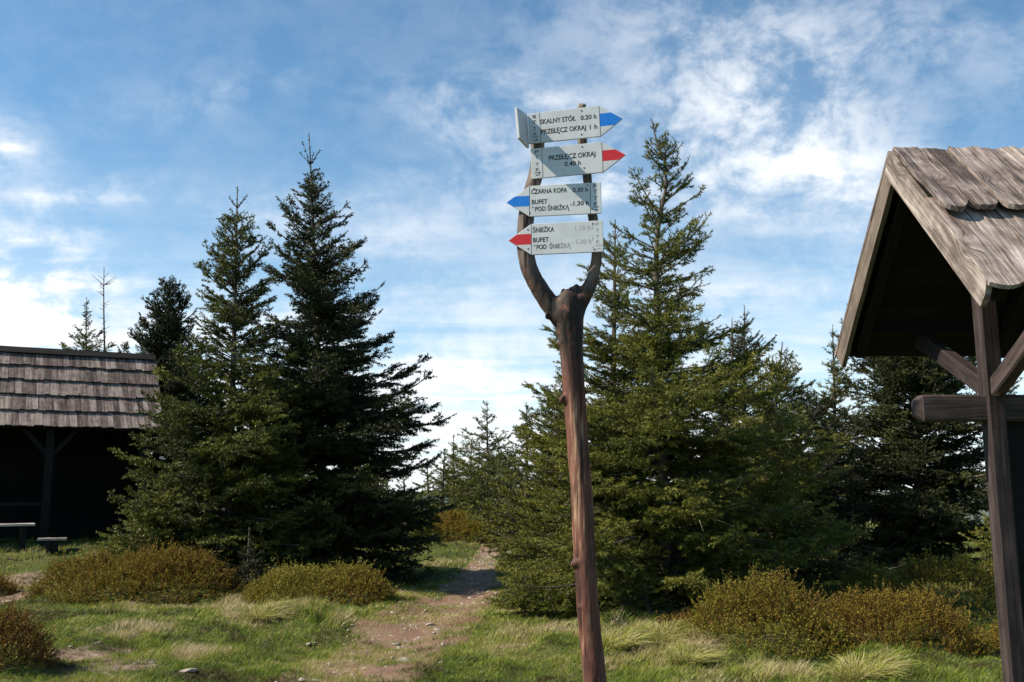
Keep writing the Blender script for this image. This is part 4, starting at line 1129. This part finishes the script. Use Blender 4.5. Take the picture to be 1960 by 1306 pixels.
def text_mesh(s, x0, y0, x1, cap, bold=.030, slant=0):
    """text as triangles, its left end at x0, baseline y0, right end x1, capital height cap"""
    cu = bpy.data.curves.new('t', 'FONT'); cu.body = s; cu.size = 1; cu.offset = bold; cu.resolution_u = 3; cu.shear = slant
    ob = bpy.data.objects.new('t', cu); COL.objects.link(ob)
    dg = bpy.context.evaluated_depsgraph_get(); dg.update(); me = bpy.data.meshes.new_from_object(ob.evaluated_get(dg))
    bpy.data.objects.remove(ob); bpy.data.curves.remove(cu)
    v = np.empty(len(me.vertices) * 3, np.float32); me.vertices.foreach_get('co', v); v = v.reshape(-1, 3)
    F = [tuple(p.vertices) for p in me.polygons]; bpy.data.meshes.remove(me)
    CAP = .728
    sx = (x1 - x0) / (v[:, 0].max() - v[:, 0].min()); v2 = np.stack([x0 + (v[:, 0] - v[:, 0].min()) * sx, y0 + v[:, 1] * cap / CAP, v[:, 2] * 0], -1)
    return v2, F


def sign(label, corners, tip, divs, band, lines, side, bandmat, screws, wear=None):
    """corners: TL TR BR BL pixels of the rectangular body; tip: arrow point; band: (top,bottom) fractions along the arrow base"""
    Pc = [onplane(*c_) for c_ in corners]
    U = norm((Pc[1] - Pc[0]) + (Pc[2] - Pc[3])); V_ = np.cross(SN, U) ; V_ = V_ if V_[2] > 0 else -V_
    Oc = sum(Pc) / 4
    uv = lambda px, py: ((onplane(px, py) - Oc) @ U, (onplane(px, py) - Oc) @ V_)
    cs = [uv(*c_) for c_ in corners]
    xl = (cs[0][0] + cs[3][0]) / 2; xr = (cs[1][0] + cs[2][0]) / 2; yt = (cs[0][1] + cs[1][1]) / 2; yb = (cs[2][1] + cs[3][1]) / 2
    tx, ty = uv(*tip); ty = (yt + yb) / 2
    M4 = Matrix((( U[0], V_[0], SN[0], Oc[0]), (U[1], V_[1], SN[1], Oc[1]), (U[2], V_[2], SN[2], Oc[2]), (0, 0, 0, 1)))
    rt = empty('trail_arrow'); rt.matrix_world = M4; tag(rt, label, 'trail sign', 'arrow signs nailed to the forked post')
    A = Acc()
    if side > 0: pts = [(xl, yb), (xr, yb), (tx, ty), (xr, yt), (xl, yt)]
    else: pts = [(xl, yb), (xr, yb), (xr, yt), (xl, yt), (tx, ty)]
    poly_prism(A, pts, -.012, 0); bo = A.build('board', M_white, rt)
    bv = bo.modifiers.new('b', 'BEVEL'); bv.width = .0016; bv.segments = 2; bv.limit_method = 'ANGLE'
    bx = xr if side > 0 else xl; H_ = yt - yb
    y1, y0 = yt - H_ * band[0], yt - H_ * band[1]
    slope = lambda yy: bx + (tx - bx) * (1 - abs(yy - ty) / (H_ / 2))
    A = Acc(); e = .0015 * side
    pts = [(bx, y0), (slope(y0) - e, y0), (tx - e * 1.5, ty), (slope(y1) - e, y1), (bx, y1)]
    if side < 0: pts = pts[::-1]
    poly_prism(A, pts, -.002, .0003); A.build('arrow_stripe', bandmat, rt)
    for dxp in divs:
        A = Acc()
        q = bx if dxp is None else uv(*dxp)[0]
        poly_prism(A, [(q - .0012, yb + .001), (q + .0012, yb + .001), (q + .0012, yt - .001), (q - .0012, yt - .001)], -.002, .0005)
        A.build('border_line', M_black, rt)
    groups = {}
    for (s_, pa, pb, cap, mt) in lines:
        a = uv(*pa); bq = uv(*pb); mid = (a[1] + bq[1]) / 2
        v, F = text_mesh(s_, a[0], mid, bq[0], cap / 1906 * YP * .985, .006 if len(s_) == 1 else .024)
        groups.setdefault(mt.name, (mt, []))[1].append((v, F))
    for mt, lst in groups.values():
        for v, F in lst:
            v[:, 2] = .0004; me = bpy.data.meshes.new('lettering'); me.from_pydata(v.tolist(), [], F); me.update(); link('lettering', me, mt, rt)
    for q in screws:
        A = Acc(); a = uv(*q); k = 10; poly_prism(A, [(a[0] + .0042 * math.cos(i * 6.2832 / k), a[1] + .0042 * math.sin(i * 6.2832 / k)) for i in range(k)], -.004, .0013)
        A.build('screw', M_rust, rt)
    return rt


def R1(x_, y_): return (940 + x_ / 6.53, 180 + y_ / 6.53)


def R2(x_, y_): return (940 + x_ / 6.53, 330 + y_ / 6.53)


def vert(letters, f, xs_, ys_, cap, mt=None):
    return [(ch, f(x_ - wq, y_), f(x_ + wq, y_), cap, mt or M_black) for ch, x_, y_, wq in zip(letters, xs_, ys_, (20, 22, 22, 24))]


sign('top arrow sign pointing right with a blue stripe and two destinations', (R1(440, 248), R1(1338, 148), R1(1378, 528), R1(490, 620)), R1(1645, 312), [None, R1(612, 400)], (.26, .68),
     [('SKALNY STÓŁ', R1(614, 376), R1(1056, 334), 10.2, M_black), ('0.20 h', R1(1120, 328), R1(1318, 304), 9.6, M_black),
      ('PRZEŁĘCZ OKRAJ', R1(626, 502), R1(1188, 448), 10.2, M_black), ('1 h', R1(1234, 442), R1(1330, 434), 9.6, M_black)]
     + vert('PTTK', R1, (541, 543, 548, 556), (303, 372, 455, 520), 7.2) + [('~~~~~', R1(520, 560), R1(590, 552), 8, M_black), ('----', R1(530, 596), R1(585, 590), 8, M_black)],
     1, M_blue, (R1(1130, 210), R1(1130, 507), R1(545, 292), R1(572, 570)))
sign('second arrow sign from the top, pointing right with a red stripe', (R1(478, 690), R1(1372, 598), R1(1410, 978), R1(522, 1060)), R1(1684, 762), [None, R1(640, 850)], (.29, .64),
     [('PRZEŁĘCZ OKRAJ', R1(720, 828), R1(1306, 780), 10.2, M_black), ('0.40 h', R1(918, 906), R1(1124, 886), 9.6, M_black)]
     + vert('PTTK', R1, (567, 572, 577, 584), (748, 812, 900, 965), 7.2) + [('~~~~~', R1(545, 1004), R1(620, 998), 8, M_black), ('----', R1(556, 1034), R1(608, 1030), 10, M_black)],
     1, M_red, (R1(1138, 662), R1(1163, 924), R1(585, 716), R1(600, 984)))
sign('third arrow sign from the top, pointing left with a blue stripe', (R2(470, 172), R2(1364, 122), R2(1386, 510), R2(490, 552)), R2(190, 374), [None, R2(1240, 320)], (.32, .66),
     [('CZARNA KOPA', R2(500, 276), R2(950, 244), 9.6, M_black), ('0.30 h', R2(1018, 250), R2(1212, 238), 9.2, M_black), ('BUFET', R2(508, 400), R2(704, 388), 9.2, M_black),
      ('"', R2(512, 484), R2(532, 482), 8.5, M_black), ('POD ŚNIEŻKĄ', R2(550, 484), R2(978, 466), 9.2, M_black), ('"', R2(992, 452), R2(1012, 450), 8.5, M_black), ('1.30 h', R2(1028, 418), R2(1222, 408), 9.2, M_black)]
     + vert('PTTK', R2, (1298, 1302, 1306, 1310), (194, 264, 346, 416), 7.6) + [('~~~~~', R2(1282, 452), R2(1352, 450), 8, M_black), ('----', R2(1292, 488), R2(1340, 487), 10, M_black)],
     -1, M_blue, (R2(536, 205), R2(1202, 162), R2(482, 508), R2(1262, 458)))
sign('lowest arrow sign, pointing left with a red stripe and washed-out times', (R2(490, 648), R2(1390, 598), R2(1408, 992), R2(514, 1030)), R2(214, 848), [None], (.32, .66),
     [('ŚNIEŻKA', R2(516, 754), R2(790, 740), 9.8, M_black), ('1.15 h', R2(1048, 724), R2(1244, 716), 9.2, M_grey), ('BUFET', R2(524, 876), R2(722, 864), 9.4, M_black),
      ('"', R2(532, 962), R2(552, 960), 8.5, M_black), ('POD', R2(568, 962), R2(694, 956), 9.2, M_black), ('ŚNIE', R2(728, 954), R2(862, 948), 9.2, M_grey_soft), ('ŻKĄ', R2(866, 948), R2(996, 942), 9.2, M_grey_pale), ('"', R2(1008, 928), R2(1028, 926), 8.5, M_grey),
      ('1.30 h', R2(1060, 892), R2(1256, 886), 9.2, M_grey)]
     + vert('PTTK', R2, (1326, 1330, 1332, 1336), (672, 750, 828, 892), 7.6, M_grey_pale) + [('~~~~~', R2(1306, 930), R2(1380, 928), 7, M_grey_pale), ('----', R2(1322, 968), R2(1368, 967), 9, M_grey_pale), ('|', R2(1262, 700), R2(1268, 700), 7, M_grey_pale), ('|', R2(1268, 840), R2(1274, 840), 7, M_grey_pale), ('|', R2(1272, 960), R2(1278, 960), 7, M_grey_pale)],
     -1, M_red, (R2(460, 718), R2(464, 957), R2(1270, 642), R2(1296, 964)))
# plate seen edge-on at the left, turned across the others
yi = float(onplane(1012, 250)[1]) + .012; yo = yi - .135
A = Acc(); c_ = [np.array(P(1009.5, 220, yi)), np.array(P(1013, 283.5, yi)), np.array(P(995, 264, yo)), np.array(P(989.5, 205.5, yo))]
Oc = sum(c_) / 4; nrm = norm(np.cross(c_[1] - c_[0], c_[3] - c_[0])); nrm = nrm if nrm[0] > 0 else -nrm
V = [p - Oc for p in c_] + [p - Oc - nrm * .014 for p in c_]
A.add(V, [np.array([[0, 1, 2, 3], [7, 6, 5, 4], [0, 4, 5, 1], [1, 5, 6, 2], [2, 6, 7, 3], [3, 7, 4, 0]])])
o = A.build('trail_arrow', M_white); o.location = tuple(Oc)
bv = o.modifiers.new('b', 'BEVEL'); bv.width = .0015; bv.segments = 2
tag(o, 'blank arrow plate seen edge-on, fixed across the left end of the top sign', 'trail sign', 'arrow signs nailed to the forked post')
print('verts', sum(len(o.data.vertices) for o in COL.objects if o.type == 'MESH'))
